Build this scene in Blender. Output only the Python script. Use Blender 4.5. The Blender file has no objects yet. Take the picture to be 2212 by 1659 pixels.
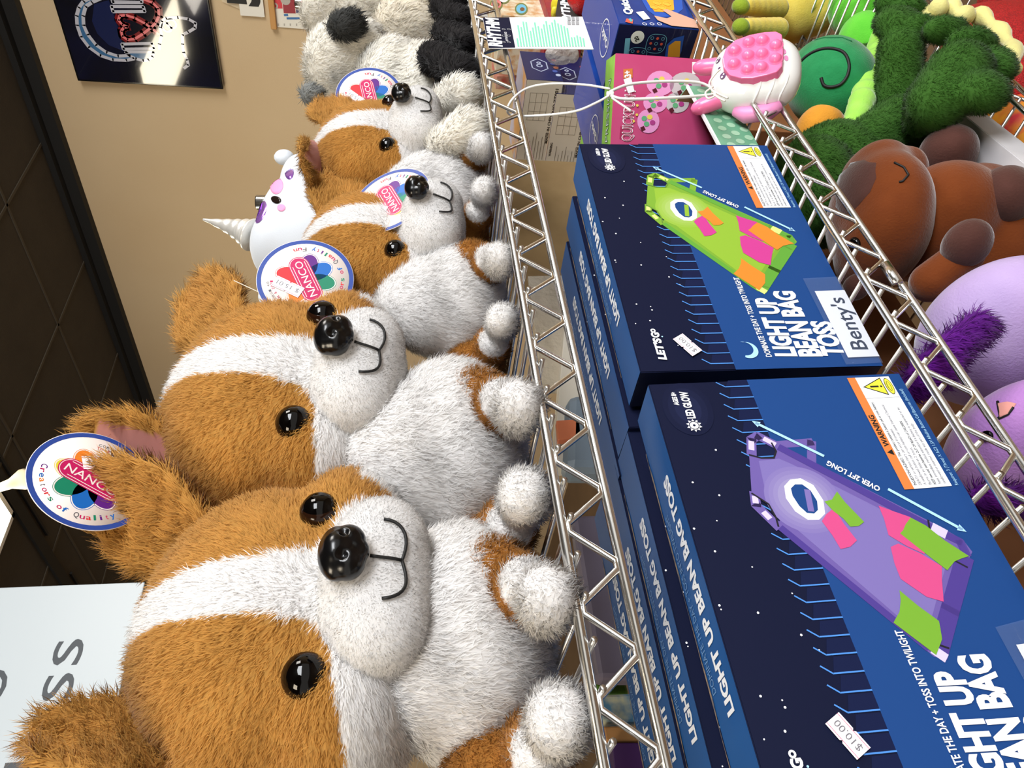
import bpy, bmesh, math, random
import numpy as np
from mathutils import Vector, Matrix, Euler, noise as mnoise
from mathutils.geometry import tessellate_polygon
from mathutils.bvhtree import BVHTree
scene = bpy.context.scene
C = bpy.data.collections.new('shop'); scene.collection.children.link(C)
R_ = math.radians
# ------------------------------------------------------------------ camera
FOC = 1660.0                                   # focal length in photo pixels (2212 px wide frame)
_p = math.atan2(268, FOC); _a = math.atan2(1849.5, math.hypot(FOC, 268))
FW = np.array([math.cos(_a)*math.cos(_p), math.sin(_a)*math.cos(_p), -math.sin(_p)])
RT = np.array([math.sin(_a), -math.cos(_a), 0.0]); UP = np.cross(RT, FW)
cd = bpy.data.cameras.new('camera'); cam = bpy.data.objects.new('camera', cd); C.objects.link(cam)
cd.sensor_width = 36; cd.lens = 36*FOC/2212; cd.clip_start = .01
cam.matrix_world = Matrix([[-UP[0], RT[0], -FW[0], 0], [-UP[1], RT[1], -FW[1], 0], [-UP[2], RT[2], -FW[2], 0], [0, 0, 0, 1]])
scene.camera = cam                             # a phone held sideways: the picture lies on its side
def at(x, y, Y):                               # photo pixel -> point on the upright plane at depth Y
    r = FW*FOC + RT*(829.5-y) + UP*(1106-x); return Vector(r*(Y/r[1]))
def atz(x, y, Z):
    r = FW*FOC + RT*(829.5-y) + UP*(1106-x); return Vector(r*(Z/r[2]))
def atx(x, y, X):
    r = FW*FOC + RT*(829.5-y) + UP*(1106-x); return Vector(r*(X/r[0]))
def pr(P, px): return px*float(np.dot(np.array(P), FW))/FOC      # pixel length -> metres at P
# ------------------------------------------------------------------ light
w = bpy.data.worlds.new('world'); scene.world = w; w.use_nodes = True
bg = w.node_tree.nodes['Background']; bg.inputs[0].default_value = (1.0, .95, .88, 1); bg.inputs[1].default_value = .62
def area(name, loc, target, sx, sy, power, col):
    l = bpy.data.lights.new(name, 'AREA'); l.shape = 'RECTANGLE'; l.size = sx; l.size_y = sy; l.energy = power; l.color = col
    o = bpy.data.objects.new(name, l); C.objects.link(o); o.location = loc
    o.rotation_euler = (Vector(target)-Vector(loc)).to_track_quat('-Z', 'Y').to_euler(); return o
area('shop_window_daylight', (.5, -1.9, 1.15), (.6, .5, 0), 1.6, 1.0, 95, (.95, .97, 1.0))
area('ceiling_or_fill_light', (-1.2, .2, 1.3), (.4, .5, 0), .8, .8, 30, (1.0, .86, .66))
area('ceiling_or_fill_light', (1.9, -.7, 1.33), (1.1, .45, -.1), .7, 1.2, 40, (1.0, .95, .88))  # added fill light, no real fitting: brightens the small corgis from the right
area('ceiling_or_fill_light', (.2, 2.2, 1.30), (.6, 2.6, 0), .6, 1.2, 14, (1.0, .92, .8))
vs = scene.view_settings; vs.view_transform = 'Standard'; vs.look = 'None'; vs.gamma = 1; vs.use_curve_mapping = False
vs.exposure = 0.46
cy = scene.cycles; cy.max_bounces = 7; cy.diffuse_bounces = 4; cy.glossy_bounces = 3; cy.transmission_bounces = 4; cy.transparent_max_bounces = 8; cy.adaptive_threshold = .03; cy.caustics_reflective = False; cy.caustics_refractive = False
FUR = 1.0                                      # fur density factor
# ------------------------------------------------------------------ materials
def lin(c): return tuple(((v/255)/12.92 if v/255 <= .04045 else ((v/255+.055)/1.055)**2.4) for v in c)
MATS = {}
def mat(name, col, rough=.5, metal=0, coat=0, spec=.5, bump=None, var=None, emit=0, alpha=1, trans=0, sheen=0, ior=1.45, aniso=None):
    if name in MATS: return MATS[name]
    m = bpy.data.materials.new(name); m.use_nodes = True; nt = m.node_tree; b = nt.nodes['Principled BSDF']; MATS[name] = m
    c = (*lin(col), 1); b.inputs['Base Color'].default_value = c; b.inputs['Roughness'].default_value = rough
    b.inputs['Metallic'].default_value = metal; b.inputs['Coat Weight'].default_value = coat; b.inputs['Specular IOR Level'].default_value = spec
    b.inputs['IOR'].default_value = ior; b.inputs['Alpha'].default_value = alpha; b.inputs['Transmission Weight'].default_value = trans
    if sheen: b.inputs['Sheen Weight'].default_value = sheen; b.inputs['Sheen Roughness'].default_value = .4
    if emit: b.inputs['Emission Color'].default_value = c; b.inputs['Emission Strength'].default_value = emit
    if var or bump: tc = nt.nodes.new('ShaderNodeTexCoord')
    if var:                                    # (scale, second colour, contrast)
        n = nt.nodes.new('ShaderNodeTexNoise'); n.inputs['Scale'].default_value = var[0]; n.inputs['Detail'].default_value = 3
        r = nt.nodes.new('ShaderNodeValToRGB'); r.color_ramp.elements[0].position = .5-var[2]; r.color_ramp.elements[1].position = .5+var[2]
        r.color_ramp.elements[0].color = c; r.color_ramp.elements[1].color = (*lin(var[1]), 1)
        nt.links.new(tc.outputs['Object'], n.inputs['Vector']); nt.links.new(n.outputs['Fac'], r.inputs['Fac']); nt.links.new(r.outputs['Color'], b.inputs['Base Color'])
    if bump:                                   # (scale, strength, distance)
        n = nt.nodes.new('ShaderNodeTexNoise'); n.inputs['Scale'].default_value = bump[0]; n.inputs['Detail'].default_value = 4
        k = nt.nodes.new('ShaderNodeBump'); k.inputs['Strength'].default_value = bump[1]; k.inputs['Distance'].default_value = bump[2]
        nt.links.new(tc.outputs['Object'], n.inputs['Vector']); nt.links.new(n.outputs['Fac'], k.inputs['Height']); nt.links.new(k.outputs['Normal'], b.inputs['Normal'])
    return m
def attr_mat(name, rough=.9, sheen=.15, soft=True, translucent=.45, spec=.15, bump=None):
    if name in MATS: return MATS[name]         # colour comes from the vertex colour 'Col'; fibres shade with the skin's normal
    m = bpy.data.materials.new(name); m.use_nodes = True; nt = m.node_tree; b = nt.nodes['Principled BSDF']; MATS[name] = m
    a = nt.nodes.new('ShaderNodeAttribute'); a.attribute_name = 'Col'; nt.links.new(a.outputs['Color'], b.inputs['Base Color'])
    b.inputs['Roughness'].default_value = rough; b.inputs['Specular IOR Level'].default_value = spec
    b.inputs['Sheen Weight'].default_value = sheen; b.inputs['Sheen Roughness'].default_value = .5
    if soft:
        n = nt.nodes.new('ShaderNodeAttribute'); n.attribute_name = 'Nrm'
        t = nt.nodes.new('ShaderNodeVectorTransform'); t.vector_type = 'NORMAL'; t.convert_from = 'OBJECT'; t.convert_to = 'WORLD'
        nt.links.new(n.outputs['Vector'], t.inputs[0]); nt.links.new(t.outputs[0], b.inputs['Normal'])
        if translucent:
            tr = nt.nodes.new('ShaderNodeBsdfTranslucent'); nt.links.new(a.outputs['Color'], tr.inputs['Color'])
            mx = nt.nodes.new('ShaderNodeMixShader'); mx.inputs[0].default_value = translucent
            nt.links.new(b.outputs[0], mx.inputs[1]); nt.links.new(tr.outputs[0], mx.inputs[2]); nt.links.new(mx.outputs[0], nt.nodes['Material Output'].inputs[0])
    elif bump:
        tc = nt.nodes.new('ShaderNodeTexCoord'); n = nt.nodes.new('ShaderNodeTexNoise'); n.inputs['Scale'].default_value = bump[0]; n.inputs['Detail'].default_value = 4
        k = nt.nodes.new('ShaderNodeBump'); k.inputs['Strength'].default_value = bump[1]; k.inputs['Distance'].default_value = bump[2]
        nt.links.new(tc.outputs['Object'], n.inputs['Vector']); nt.links.new(n.outputs['Fac'], k.inputs['Height']); nt.links.new(k.outputs['Normal'], b.inputs['Normal'])
    return m
# ------------------------------------------------------------------ objects
def tag(o, label=None, cat=None, group=None, kind=None):
    for k, v in (('label', label), ('category', cat), ('group', group), ('kind', kind)):
        if v: o[k] = v
    return o
def thing(name, label, cat, loc=(0, 0, 0), rot=(0, 0, 0), group=None):
    o = bpy.data.objects.new(name, None); C.objects.link(o); o.location = loc; o.rotation_euler = rot; o.empty_display_size = .02
    return tag(o, label, cat, group)
def link(name, me, parent=None, loc=None, rot=None):
    o = bpy.data.objects.new(name, me); C.objects.link(o)
    if parent: o.parent = parent
    if loc is not None: o.location = loc
    if rot is not None: o.rotation_euler = rot
    return o
def copy_tree(o, parent=None):
    c = o.copy(); C.objects.link(c); c.parent = parent
    for ch in o.children: copy_tree(ch, c)
    return c
class G:                                       # collects faces with materials, then becomes ONE mesh
    def __init__(s): s.v = []; s.f = []; s.m = []; s.sm = []
    def add(s, v, f, m=0, smooth=False):
        b = len(s.v); s.v += [tuple(p) for p in v]; s.f += [tuple(b+i for i in q) for q in f]; s.m += [m]*len(f); s.sm += [smooth]*len(f)
    def box(s, c, d, m=0, M=None, bev=0):
        x, y, z = d[0]/2, d[1]/2, d[2]/2; c = Vector(c)
        v = [Vector((a*x, b*y, e*z)) for a in (-1, 1) for b in (-1, 1) for e in (-1, 1)]
        v = [(M @ p if M else p)+c for p in v]
        s.add(v, [(0, 1, 3, 2), (4, 6, 7, 5), (0, 4, 5, 1), (2, 3, 7, 6), (0, 2, 6, 4), (1, 5, 7, 3)], m)
    def tube(s, pts, r, m=0, n=10, cap=True, closed=False):
        pts = [Vector(p) for p in pts]; N = len(pts); v = []; f = []
        rr = r if hasattr(r, '__len__') else [r]*N; t0 = None
        for i, p in enumerate(pts):
            a = pts[i-1] if (i or closed) else p; b = pts[(i+1) % N] if (i < N-1 or closed) else p
            t = (b-a).normalized()
            if t0 is None: u = t.orthogonal().normalized()
            else: u = (u - t*u.dot(t)).normalized()
            t0 = t; w_ = t.cross(u)
            for k in range(n): th = 2*math.pi*k/n; v.append(p+(u*math.cos(th)+w_*math.sin(th))*rr[i])
        for i in range(N if closed else N-1):
            j = (i+1) % N
            for k in range(n): f.append((i*n+k, i*n+(k+1) % n, j*n+(k+1) % n, j*n+k))
        if cap and not closed: f += [tuple(range(n-1, -1, -1)), tuple((N-1)*n+k for k in range(n))]
        s.add(v, f, m, True)
    def lathe(s, prof, m=0, n=32, M=None):     # profile [(r, z)]
        v = []; f = []
        for r, z in prof:
            for k in range(n): th = 2*math.pi*k/n; p = Vector((r*math.cos(th), r*math.sin(th), z)); v.append(M @ p if M else p)
        for i in range(len(prof)-1):
            for k in range(n): f.append((i*n+k, i*n+(k+1) % n, (i+1)*n+(k+1) % n, (i+1)*n+k))
        s.add(v, f, m, True)
    def poly(s, pts, m=0):                     # flat, possibly concave outline
        pts = [Vector(p) for p in pts]; s.add(pts, [tuple(t) for t in tessellate_polygon([pts])], m)
    def mesh(s, name, mats):
        me = bpy.data.meshes.new(name); me.from_pydata(s.v, [], s.f); me.update()
        for x in mats: me.materials.append(x)
        me.polygons.foreach_set('material_index', s.m); me.polygons.foreach_set('use_smooth', s.sm); me.update(); return me
    def build(s, name, mats, parent=None, loc=None, rot=None, bevel=0, kind=None):
        o = link(name, s.mesh(name, mats), parent, loc, rot)
        if bevel: b = o.modifiers.new('bevel', 'BEVEL'); b.width = bevel; b.segments = 2; b.limit_method = 'ANGLE'
        if kind: o['kind'] = kind
        return o
# blobs: a set of ellipsoids melted into one soft closed skin
def blob(parts, voxel=.004, smooth=6):
    bm = bmesh.new()
    for q in parts:
        c, r = Vector(q[0]), q[1]; r = (r, r, r) if not hasattr(r, '__len__') else r
        M = Matrix.Translation(c) @ (Euler(q[2]).to_matrix().to_4x4() if len(q) > 2 else Matrix.Identity(4)) @ Matrix.Diagonal((*r, 1))
        bmesh.ops.create_icosphere(bm, subdivisions=4, radius=1, matrix=M)
    me = bpy.data.meshes.new('tmp'); bm.to_mesh(me); bm.free(); o = bpy.data.objects.new('tmp', me); C.objects.link(o)
    a = o.modifiers.new('r', 'REMESH'); a.mode = 'VOXEL'; a.voxel_size = voxel
    b = o.modifiers.new('s', 'SMOOTH'); b.factor = .5; b.iterations = smooth
    dg = bpy.context.evaluated_depsgraph_get(); dg.update(); out = bpy.data.meshes.new_from_object(o.evaluated_get(dg)); bpy.data.objects.remove(o); bpy.data.meshes.remove(me)
    out.polygons.foreach_set('use_smooth', [True]*len(out.polygons)); return out
def limb(p0, r0, p1, r1, n=6):
    p0, p1 = Vector(p0), Vector(p1); return [(p0.lerp(p1, i/(n-1)), r0+(r1-r0)*i/(n-1)) for i in range(n)]
def arrays(me):
    n = len(me.vertices); P = np.empty(n*3); me.vertices.foreach_get('co', P); N = np.empty(n*3); me.vertices.foreach_get('normal', N)
    return P.reshape(-1, 3), N.reshape(-1, 3)
def ncheap(P, s, seed=0):                      # smooth pseudo noise, 3 channels
    r = np.random.RandomState(seed); out = np.zeros((len(P), 3))
    for k in range(5):
        K = r.randn(3, 3)*s*(1+.5*k); out += np.sin(P @ K + r.rand(3)*6.3)/(1+.5*k)
    return out/2.4
def nz(v): return v/np.maximum(np.linalg.norm(v, axis=1, keepdims=True), 1e-9)
def colour_mesh(me, colf):
    P, N = arrays(me); c = colf(P, N); A = me.color_attributes.new('Col', 'FLOAT_COLOR', 'POINT')
    A.data.foreach_set('color', np.hstack([c, np.ones((len(c), 1))]).astype(np.float32).ravel())
    B = me.attributes.new('Nrm', 'FLOAT_VECTOR', 'POINT'); B.data.foreach_set('vector', N.astype(np.float32).ravel())
    return me
def fur(me, name, dens, length, width, colf, flow, mats, seed=1, lift=.6, clump=.5, rnd=.25, keep=None):
    """one mesh: the skin plus dens*1e4 fibres per square metre; length and colour are functions of position"""
    P, N = arrays(me); me.calc_loop_triangles(); T = np.empty(len(me.loop_triangles)*3, dtype=np.int32); me.loop_triangles.foreach_get('vertices', T); T = T.reshape(-1, 3)
    a = np.linalg.norm(np.cross(P[T[:, 1]]-P[T[:, 0]], P[T[:, 2]]-P[T[:, 0]]), axis=1)/2
    n = int(a.sum()*dens*1e4*FUR); rs = np.random.RandomState(seed); t = rs.choice(len(T), n, p=a/a.sum())
    u = rs.rand(n, 1); v = rs.rand(n, 1); f = (u+v) > 1; u = np.where(f, 1-u, u); v = np.where(f, 1-v, v)
    p = P[T[t, 0]]*(1-u-v)+P[T[t, 1]]*u+P[T[t, 2]]*v; nn = nz(N[T[t, 0]]*(1-u-v)+N[T[t, 1]]*u+N[T[t, 2]]*v)
    if keep is not None: k = keep(p, nn); p = p[k]; nn = nn[k]
    n = len(p); L = (length(p, nn) if callable(length) else np.full(n, length))*(.7+.6*rs.rand(n)); L = L[:, None]
    F = flow(p, nn); F = F - nn*(F*nn).sum(1, keepdims=True)
    D = nz(nn*lift + F + ncheap(p, 90, seed)*clump*.7 + ncheap(p, 330, seed+5)*clump*.45 + rs.randn(n, 3)*rnd)
    d2 = nz(D + F*.5 - nn*.15 + rs.randn(n, 3)*rnd*.6)
    mid = p + D*L*.55; tip = mid + d2*L*.5
    S = nz(np.cross(D, nn + rs.randn(n, 3)*.5))*width*.5*(.7+.6*rs.rand(n, 1)); b = p - nn*.0006
    V = np.stack([b-S, b+S, mid+S*.8, mid-S*.8, tip], 1).reshape(-1, 3)
    nv0 = len(P); base = nv0 + np.arange(n)[:, None]*5
    q = np.hstack([base, base+1, base+2, base+3]); tr = np.hstack([base+3, base+2, base+4])
    lt = len(T)*3; loops = np.concatenate([T.ravel(), q.ravel(), tr.ravel()])
    starts = np.concatenate([np.arange(len(T))*3, lt+np.arange(n)*4, lt+n*4+np.arange(n)*3])
    out = bpy.data.meshes.new(name); out.vertices.add(nv0+n*5); out.vertices.foreach_set('co', np.concatenate([P, V]).astype(np.float32).ravel())
    out.loops.add(len(loops)); out.loops.foreach_set('vertex_index', loops.astype(np.int32))
    out.polygons.add(len(starts)); out.polygons.foreach_set('loop_start', starts.astype(np.int32))
    out.update(calc_edges=True); out.validate()
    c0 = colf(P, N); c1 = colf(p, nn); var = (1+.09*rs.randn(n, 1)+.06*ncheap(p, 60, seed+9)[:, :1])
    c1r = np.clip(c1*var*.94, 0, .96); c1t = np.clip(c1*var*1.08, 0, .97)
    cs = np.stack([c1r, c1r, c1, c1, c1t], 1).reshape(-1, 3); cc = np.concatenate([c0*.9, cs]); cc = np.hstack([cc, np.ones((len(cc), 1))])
    A = out.color_attributes.new('Col', 'FLOAT_COLOR', 'POINT'); A.data.foreach_set('color', cc.astype(np.float32).ravel())
    ns = nz(nn + D*.3); NN = np.concatenate([N, np.repeat(ns, 5, 0)]); B = out.attributes.new('Nrm', 'FLOAT_VECTOR', 'POINT'); B.data.foreach_set('vector', NN.astype(np.float32).ravel())
    out.polygons.foreach_set('use_smooth', np.ones(len(starts), dtype=bool))
    for m in mats: out.materials.append(m)
    return out
# ------------------------------------------------------------------ lettering and flat print
_tc = {}
def glyphs(s, bold=0.0, spacing=1.0):
    k = (s, bold, spacing)
    if k not in _tc:
        cu = bpy.data.curves.new('t', 'FONT'); cu.body = s; cu.size = 1; cu.offset = bold; cu.resolution_u = 3; cu.space_character = spacing
        o = bpy.data.objects.new('t', cu); C.objects.link(o); dg = bpy.context.evaluated_depsgraph_get(); dg.update()
        me = bpy.data.meshes.new_from_object(o.evaluated_get(dg)); v = [(p.co.x, p.co.y) for p in me.vertices]; f = [tuple(p.vertices) for p in me.polygons]
        bpy.data.objects.remove(o); bpy.data.meshes.remove(me); _tc[k] = (v, f)
    return _tc[k]
class Print:                                   # a flat printed surface: origin, two axes in metres, outward normal
    def __init__(s, g, O, ex, ey, step=.00012):
        s.g = g; s.O = Vector(O); s.ex = Vector(ex).normalized(); s.ey = Vector(ey).normalized(); s.n = s.ex.cross(s.ey); s.k = 1; s.step = step
    def P(s, u, v, k=None): return s.O + s.ex*u + s.ey*v + s.n*(s.step*(s.k if k is None else k))
    def poly(s, pts, m, k=None): s.g.poly([s.P(u, v, k) for u, v in pts], m)
    def rect(s, u0, v0, u1, v1, m, k=None): s.poly([(u0, v0), (u1, v0), (u1, v1), (u0, v1)], m, k)
    def disc(s, u, v, r, m, k=None, n=24, r2=None, rot=0):
        r2 = r2 or r; c_, s_ = math.cos(rot), math.sin(rot)
        s.poly([(u+r*math.cos(t)*c_-r2*math.sin(t)*s_, v+r*math.cos(t)*s_+r2*math.sin(t)*c_) for t in (2*math.pi*i/n for i in range(n))], m, k)
    def ring(s, u, v, r0, r1, m, k=None, n=28, a0=0, a1=2*math.pi):
        for i in range(n):
            t, q = a0+(a1-a0)*i/n, a0+(a1-a0)*(i+1)/n
            s.poly([(u+r0*math.cos(t), v+r0*math.sin(t)), (u+r1*math.cos(t), v+r1*math.sin(t)), (u+r1*math.cos(q), v+r1*math.sin(q)), (u+r0*math.cos(q), v+r0*math.sin(q))], m, k)
    def line(s, pts, w, m, k=None):
        for (a, b), (c, d) in zip(pts, pts[1:]):
            L = math.hypot(c-a, d-b) or 1; x, y = -(d-b)/L*w/2, (c-a)/L*w/2; e, f = (c-a)/L*w*.2, (d-b)/L*w*.2
            s.poly([(a-e-x, b-f-y), (c+e-x, d+f-y), (c+e+x, d+f+y), (a-e+x, b-f+y)], m, k)
    def text(s, body, p0, p1, h, m, k=None, bold=0.0, spacing=1.0, shear=0):    # baseline from p0 to p1, cap height h
        v, f = glyphs(body, bold, spacing)
        if not v: return
        x0 = min(a for a, b in v); x1 = max(a for a, b in v); cap = .73
        d = (p1[0]-p0[0], p1[1]-p0[1]); L = math.hypot(*d); ux, uy = d[0]/L, d[1]/L
        sx = L/(x1-x0); sy = h/cap
        pts = [s.P(p0[0]+ux*((a-x0)*sx+shear*b*sy)-uy*b*sy, p0[1]+uy*((a-x0)*sx+shear*b*sy)+ux*b*sy, k) for a, b in v]
        s.g.add(pts, f, m)
    def arc_text(s, body, cu, cv, r, a0, a1, h, mats, k=None, inward=True, bold=0.0):     # letters along a circle, tops towards the centre when inward
        n = len(body)
        for i, ch in enumerate(body):
            if ch == ' ': continue
            t = a0+(a1-a0)*(i+.5)/n; wd = abs(a1-a0)/n*r*.8; du, dv = -math.sin(t), math.cos(t)
            if (a1 < a0): du, dv = -du, -dv
            c = (cu+r*math.cos(t), cv+r*math.sin(t)); ww = wd*(.45 if ch in 'ilt\'' else 1)
            s.text(ch, (c[0]-du*ww/2, c[1]-dv*ww/2), (c[0]+du*ww/2, c[1]+dv*ww/2), h, mats[i % len(mats)], k, bold)
# ------------------------------------------------------------------ the shop itself
def struct(name, g, mats): o = g.build(name, mats); o['kind'] = 'structure'; return o
M_wall = mat('wall_paint', (205, 182, 146), .75, var=(1.2, (196, 170, 132), .25), bump=(240, .25, .0015))
M_floor = mat('floor_vinyl', (120, 96, 72), .45, var=(3, (96, 74, 54), .2))
M_ceil = mat('ceiling_tile_dark', (62, 56, 46), .85, var=(9, (54, 48, 39), .3), bump=(160, .5, .002))
M_grid = mat('ceiling_grid', (68, 62, 52), .7)
M_black = mat('black_gap', (14, 13, 12), .7)
ZC = 1.40; XW = 3.1
g = G(); g.box((.5, 1.5, -1.31), (9, 10, .06)); struct('floor', g, [M_floor])
g = G(); g.box((XW+.05, 1.5, .045), (.1, 10, 2.71)); struct('wall_right', g, [M_wall])
g = G(); g.box((.5, 6.55, .045), (9, .1, 2.71)); struct('wall_back', g, [M_wall])
g = G(); g.box((.5, 1.5, ZC+.04), (9, 10, .08))
struct('ceiling', g, [M_ceil])
g = G()
for x in np.arange(-2.9, 3.1, .61): g.box((x, 1.5, ZC-.0015), (.012, 10, .004))
for y in np.arange(-3.2, 6.5, .61): g.box((.5, y+.18, ZC-.0015), (9, .012, .004))
struct('trim_1', g, [M_grid])
g = G(); g.box((1.80, 1.5, ZC-.006), (.055, 10, .012), 0); g.box((1.862, 2.1, ZC-.005), (.012, 1.75, .01), 0); g.box((1.862, 4.6, ZC-.005), (.012, 2.6, .01), 0)
struct('trim_2', g, [M_black])
g = G(); g.box((XW-.02, 1.5, ZC-.035), (.05, 10, .07), 0); g.box((XW-.06, 1.5, ZC-.012), (.05, 10, .024), 0)
struct('trim_3', g, [M_black])
# the ceiling lamps (the lights above, bar the added fill, stand in for their glow; these are the fittings one sees reflected)
M_lampglow = mat('lamp_diffuser', (255, 243, 215), .5, emit=12)
M_lampframe = mat('lamp_frame', (225, 225, 222), .4)
for i, (x, y, lab) in enumerate([(1.18, 2.42, 'square recessed ceiling panel lamp mirrored in the wall poster')]):
    t = thing('ceiling_light', lab, 'ceiling light', (x, y, ZC-.012))
    g = G(); g.box((0, 0, 0), (1.10, .42, .008)); g.build('diffuser', [M_lampglow], t)
    g = G()
    for a, b, c, d in ((-.56, 0, .02, .46), (.56, 0, .02, .46), (0, -.22, 1.14, .02), (0, .22, 1.14, .02)): g.box((a, b, 0), (c, d, .02))
    g.build('frame', [M_lampframe], t)
# ------------------------------------------------------------------ poster on the wall
M_frame = mat('poster_frame', (12, 12, 13), .15, coat=.5)
M_poster = mat('poster_print', (13, 13, 19), .07, coat=1, var=(6, (17, 19, 40), .18))
M_neonw = mat('poster_neon_white', (186, 186, 196), .1, coat=1); M_neonb = mat('poster_neon_blue', (60, 104, 146), .1, coat=1)
M_neonr = mat('poster_neon_red', (226, 120, 122), .1, coat=1); M_glowr = mat('poster_glow_red', (120, 26, 30), .1, coat=1); M_glowb = mat('poster_glow_blue', (26, 34, 72), .1, coat=1)
t = thing('poster', 'glossy black wall poster of blue neon headphones, red cord heart and game pad', 'poster', (XW, 1.2, .93))
def pw(x, y): p = atx(x, y, XW-.03); return (-(p.y-1.2)*-1, p.z-.93)      # poster pixel -> (across, up)
c0 = atx(168, 175, XW-.03); c1 = atx(480, 177, XW-.03); yR = c0.y; zt = c0.z; zb = c1.z; yL = yR-.62
g = G(); g.box((-.015, (yL+yR)/2-1.2, (zt+zb)/2-.93), (.03, yR-yL, zt-zb)); g.build('frame', [M_frame], t, bevel=.003)
g = G(); P = Print(g, (XW-.0305, 0, 0), (0, -1, 0), (0, 0, 1), .0003); P.O = Vector((-.0305, 0, 0))
q = lambda pts: [(-(atx(x, y, XW-.03).y-1.2), atx(x, y, XW-.03).z-.93) for x, y in pts]
P.rect(-(yR-1.2)+.008, zb-.93+.008, -(yL-1.2)-.008, zt-.93-.008, 0, 1)
z4 = lambda L: [(x/4.424, y/4.424) for x, y in L]
head = q(z4([(1060, -60), (880, 20), (820, 60), (795, 150), (800, 240), (840, 330), (920, 430), (1020, 500), (1130, 535), (1240, 530)]))
head2 = q(z4([(1000, -80), (800, 10), (755, 70), (733, 150), (738, 240), (775, 350), (850, 450), (960, 530), (1080, 570), (1210, 575), (1280, 560)]))
P.poly(q(z4([(900, 40), (1040, 0), (1140, 300), (1190, 490), (1040, 430), (930, 320), (880, 200)])), 5, 2)
P.poly(head+head2[::-1], 2, 2)
P.line(head, .012, 1, 3); P.line(head2, .012, 1, 3)
for L in ([(1070, -10), (1360, -20), (1355, 22), (1080, 22)], [(1065, 60), (1370, 62), (1385, 108), (1080, 110)], [(1165, 420), (1455, 412), (1475, 462), (1180, 468)]):
    a = q(z4(L)); P.line(a+a[:1], .011, 1, 3)
a = q(z4([(1200, 495), (1470, 495), (1460, 540), (1420, 570), (1370, 578), (1300, 560), (1240, 530)])); P.poly(a, 2, 2); P.line(a+a[:1], .011, 1, 3)
hp = q(z4([(1370, -10), (1460, 25), (1515, 80), (1520, 150), (1490, 215), (1440, 265), (1370, 320), (1290, 370), (1220, 378), (1170, 345), (1160, 295), (1185, 260), (1225, 255), (1170, 235), (1132, 190), (1145, 150), (1200, 142), (1290, 170), (1390, 225), (1460, 275), (1515, 322)]))
P.line(hp, .028, 4, 2); P.line(hp, .009, 3, 4)
gp = q(z4([(1525, 470), (1525, 420), (1545, 340), (1535, 260), (1545, 200), (1590, 172), (1700, 165), (1800, 180), (1870, 220), (1865, 265), (1800, 305), (1745, 330), (1745, 420), (1755, 500), (1790, 570), (1800, 620), (1760, 650)]))
P.line(gp, .011, 1, 3)
for x, y in ((1595, 260), (1640, 225)):
    a = q(z4([(x, y)]))[0]; P.ring(a[0], a[1], .012, .02, 1, 3)
g.build('print', [M_poster, M_neonw, M_neonb, M_neonr, M_glowr, M_glowb], t)
# small hangings further down the wall
M_wood = mat('pale_wood', (190, 140, 80), .5); M_paper = mat('paper_white', (226, 222, 210), .6)
def wallpanel(name, label, cat, pts, mats, art, th=.008):
    w3 = [atx(x, y, XW-th) for x, y in pts]; ys = [p.y for p in w3]; zs = [p.z for p in w3]
    y0, y1, z0, z1 = min(ys), max(ys), min(zs), max(zs); t = thing(name, label, cat, (XW, y1, z0))
    return t, y0, y1, z0, z1
c = [atx(x, y, XW-.01) for x, y in ((592, 59), (660, 60), (575, 0))]
t = thing('wall_chart', 'small paper picture with red, navy and blue blocks hung from a wooden rod', 'picture', (XW, c[0].y, c[1].z))
z0, z1 = c[1].z-.06, c[0].z; y1 = c[0].y; y0 = y1-.34
g = G(); g.box((-.004, (y0-y1)/2, (z1-z0)/2-.06+.0), (.003, y1-y0, z1-z0)); g.build('sheet', [M_paper], t)
g = G(); g.box((-.012, (y0-y1)/2, z1-c[1].z-.0), (.02, y1-y0+.01, .022)); g.build('rod', [M_wood], t, bevel=.003)
g = G(); P = Print(g, (-.0057, 0, 0), (0, -1, 0), (0, 0, 1), .0004)
zz = lambda x, y: (-(atx(440+x/8.508, y/8.508, XW-.01).y-y1), atx(440+x/8.508, y/8.508, XW-.01).z-c[1].z)
for L, m in (([(1250, 0), (1430, 0), (1450, 165), (1275, 165)], 0), ([(1440, -10), (1660, 0), (1690, 255), (1470, 250)], 1), ([(1680, 0), (1790, 0), (1815, 240), (1700, 250)], 2), ([(1470, 265), (1545, 260), (1555, 305), (1475, 305)], 3), ([(1520, 325), (1760, 325), (1765, 365), (1525, 365)], 3)):
    P.poly([zz(*p) for p in L], m)
for x in (1370, 1480, 1590, 1705, 1810): P.poly([zz(x-12, 440), zz(x+12, 440), zz(x+14, 485), zz(x-10, 485)], 4)
a = zz(1305, 115); P.ring(a[0], a[1], .006, .012, 4, 2)
a = zz(1500, 10); P.disc(a[0], a[1], .018, 4, 2)
g.build('print', [mat('print_red', (205, 60, 70), .5), mat('print_maroon', (150, 48, 58), .5), mat('print_navy', (48, 38, 92), .5), mat('print_blue', (60, 110, 165), .5), mat('print_grey', (176, 170, 160), .5)], t)
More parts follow.
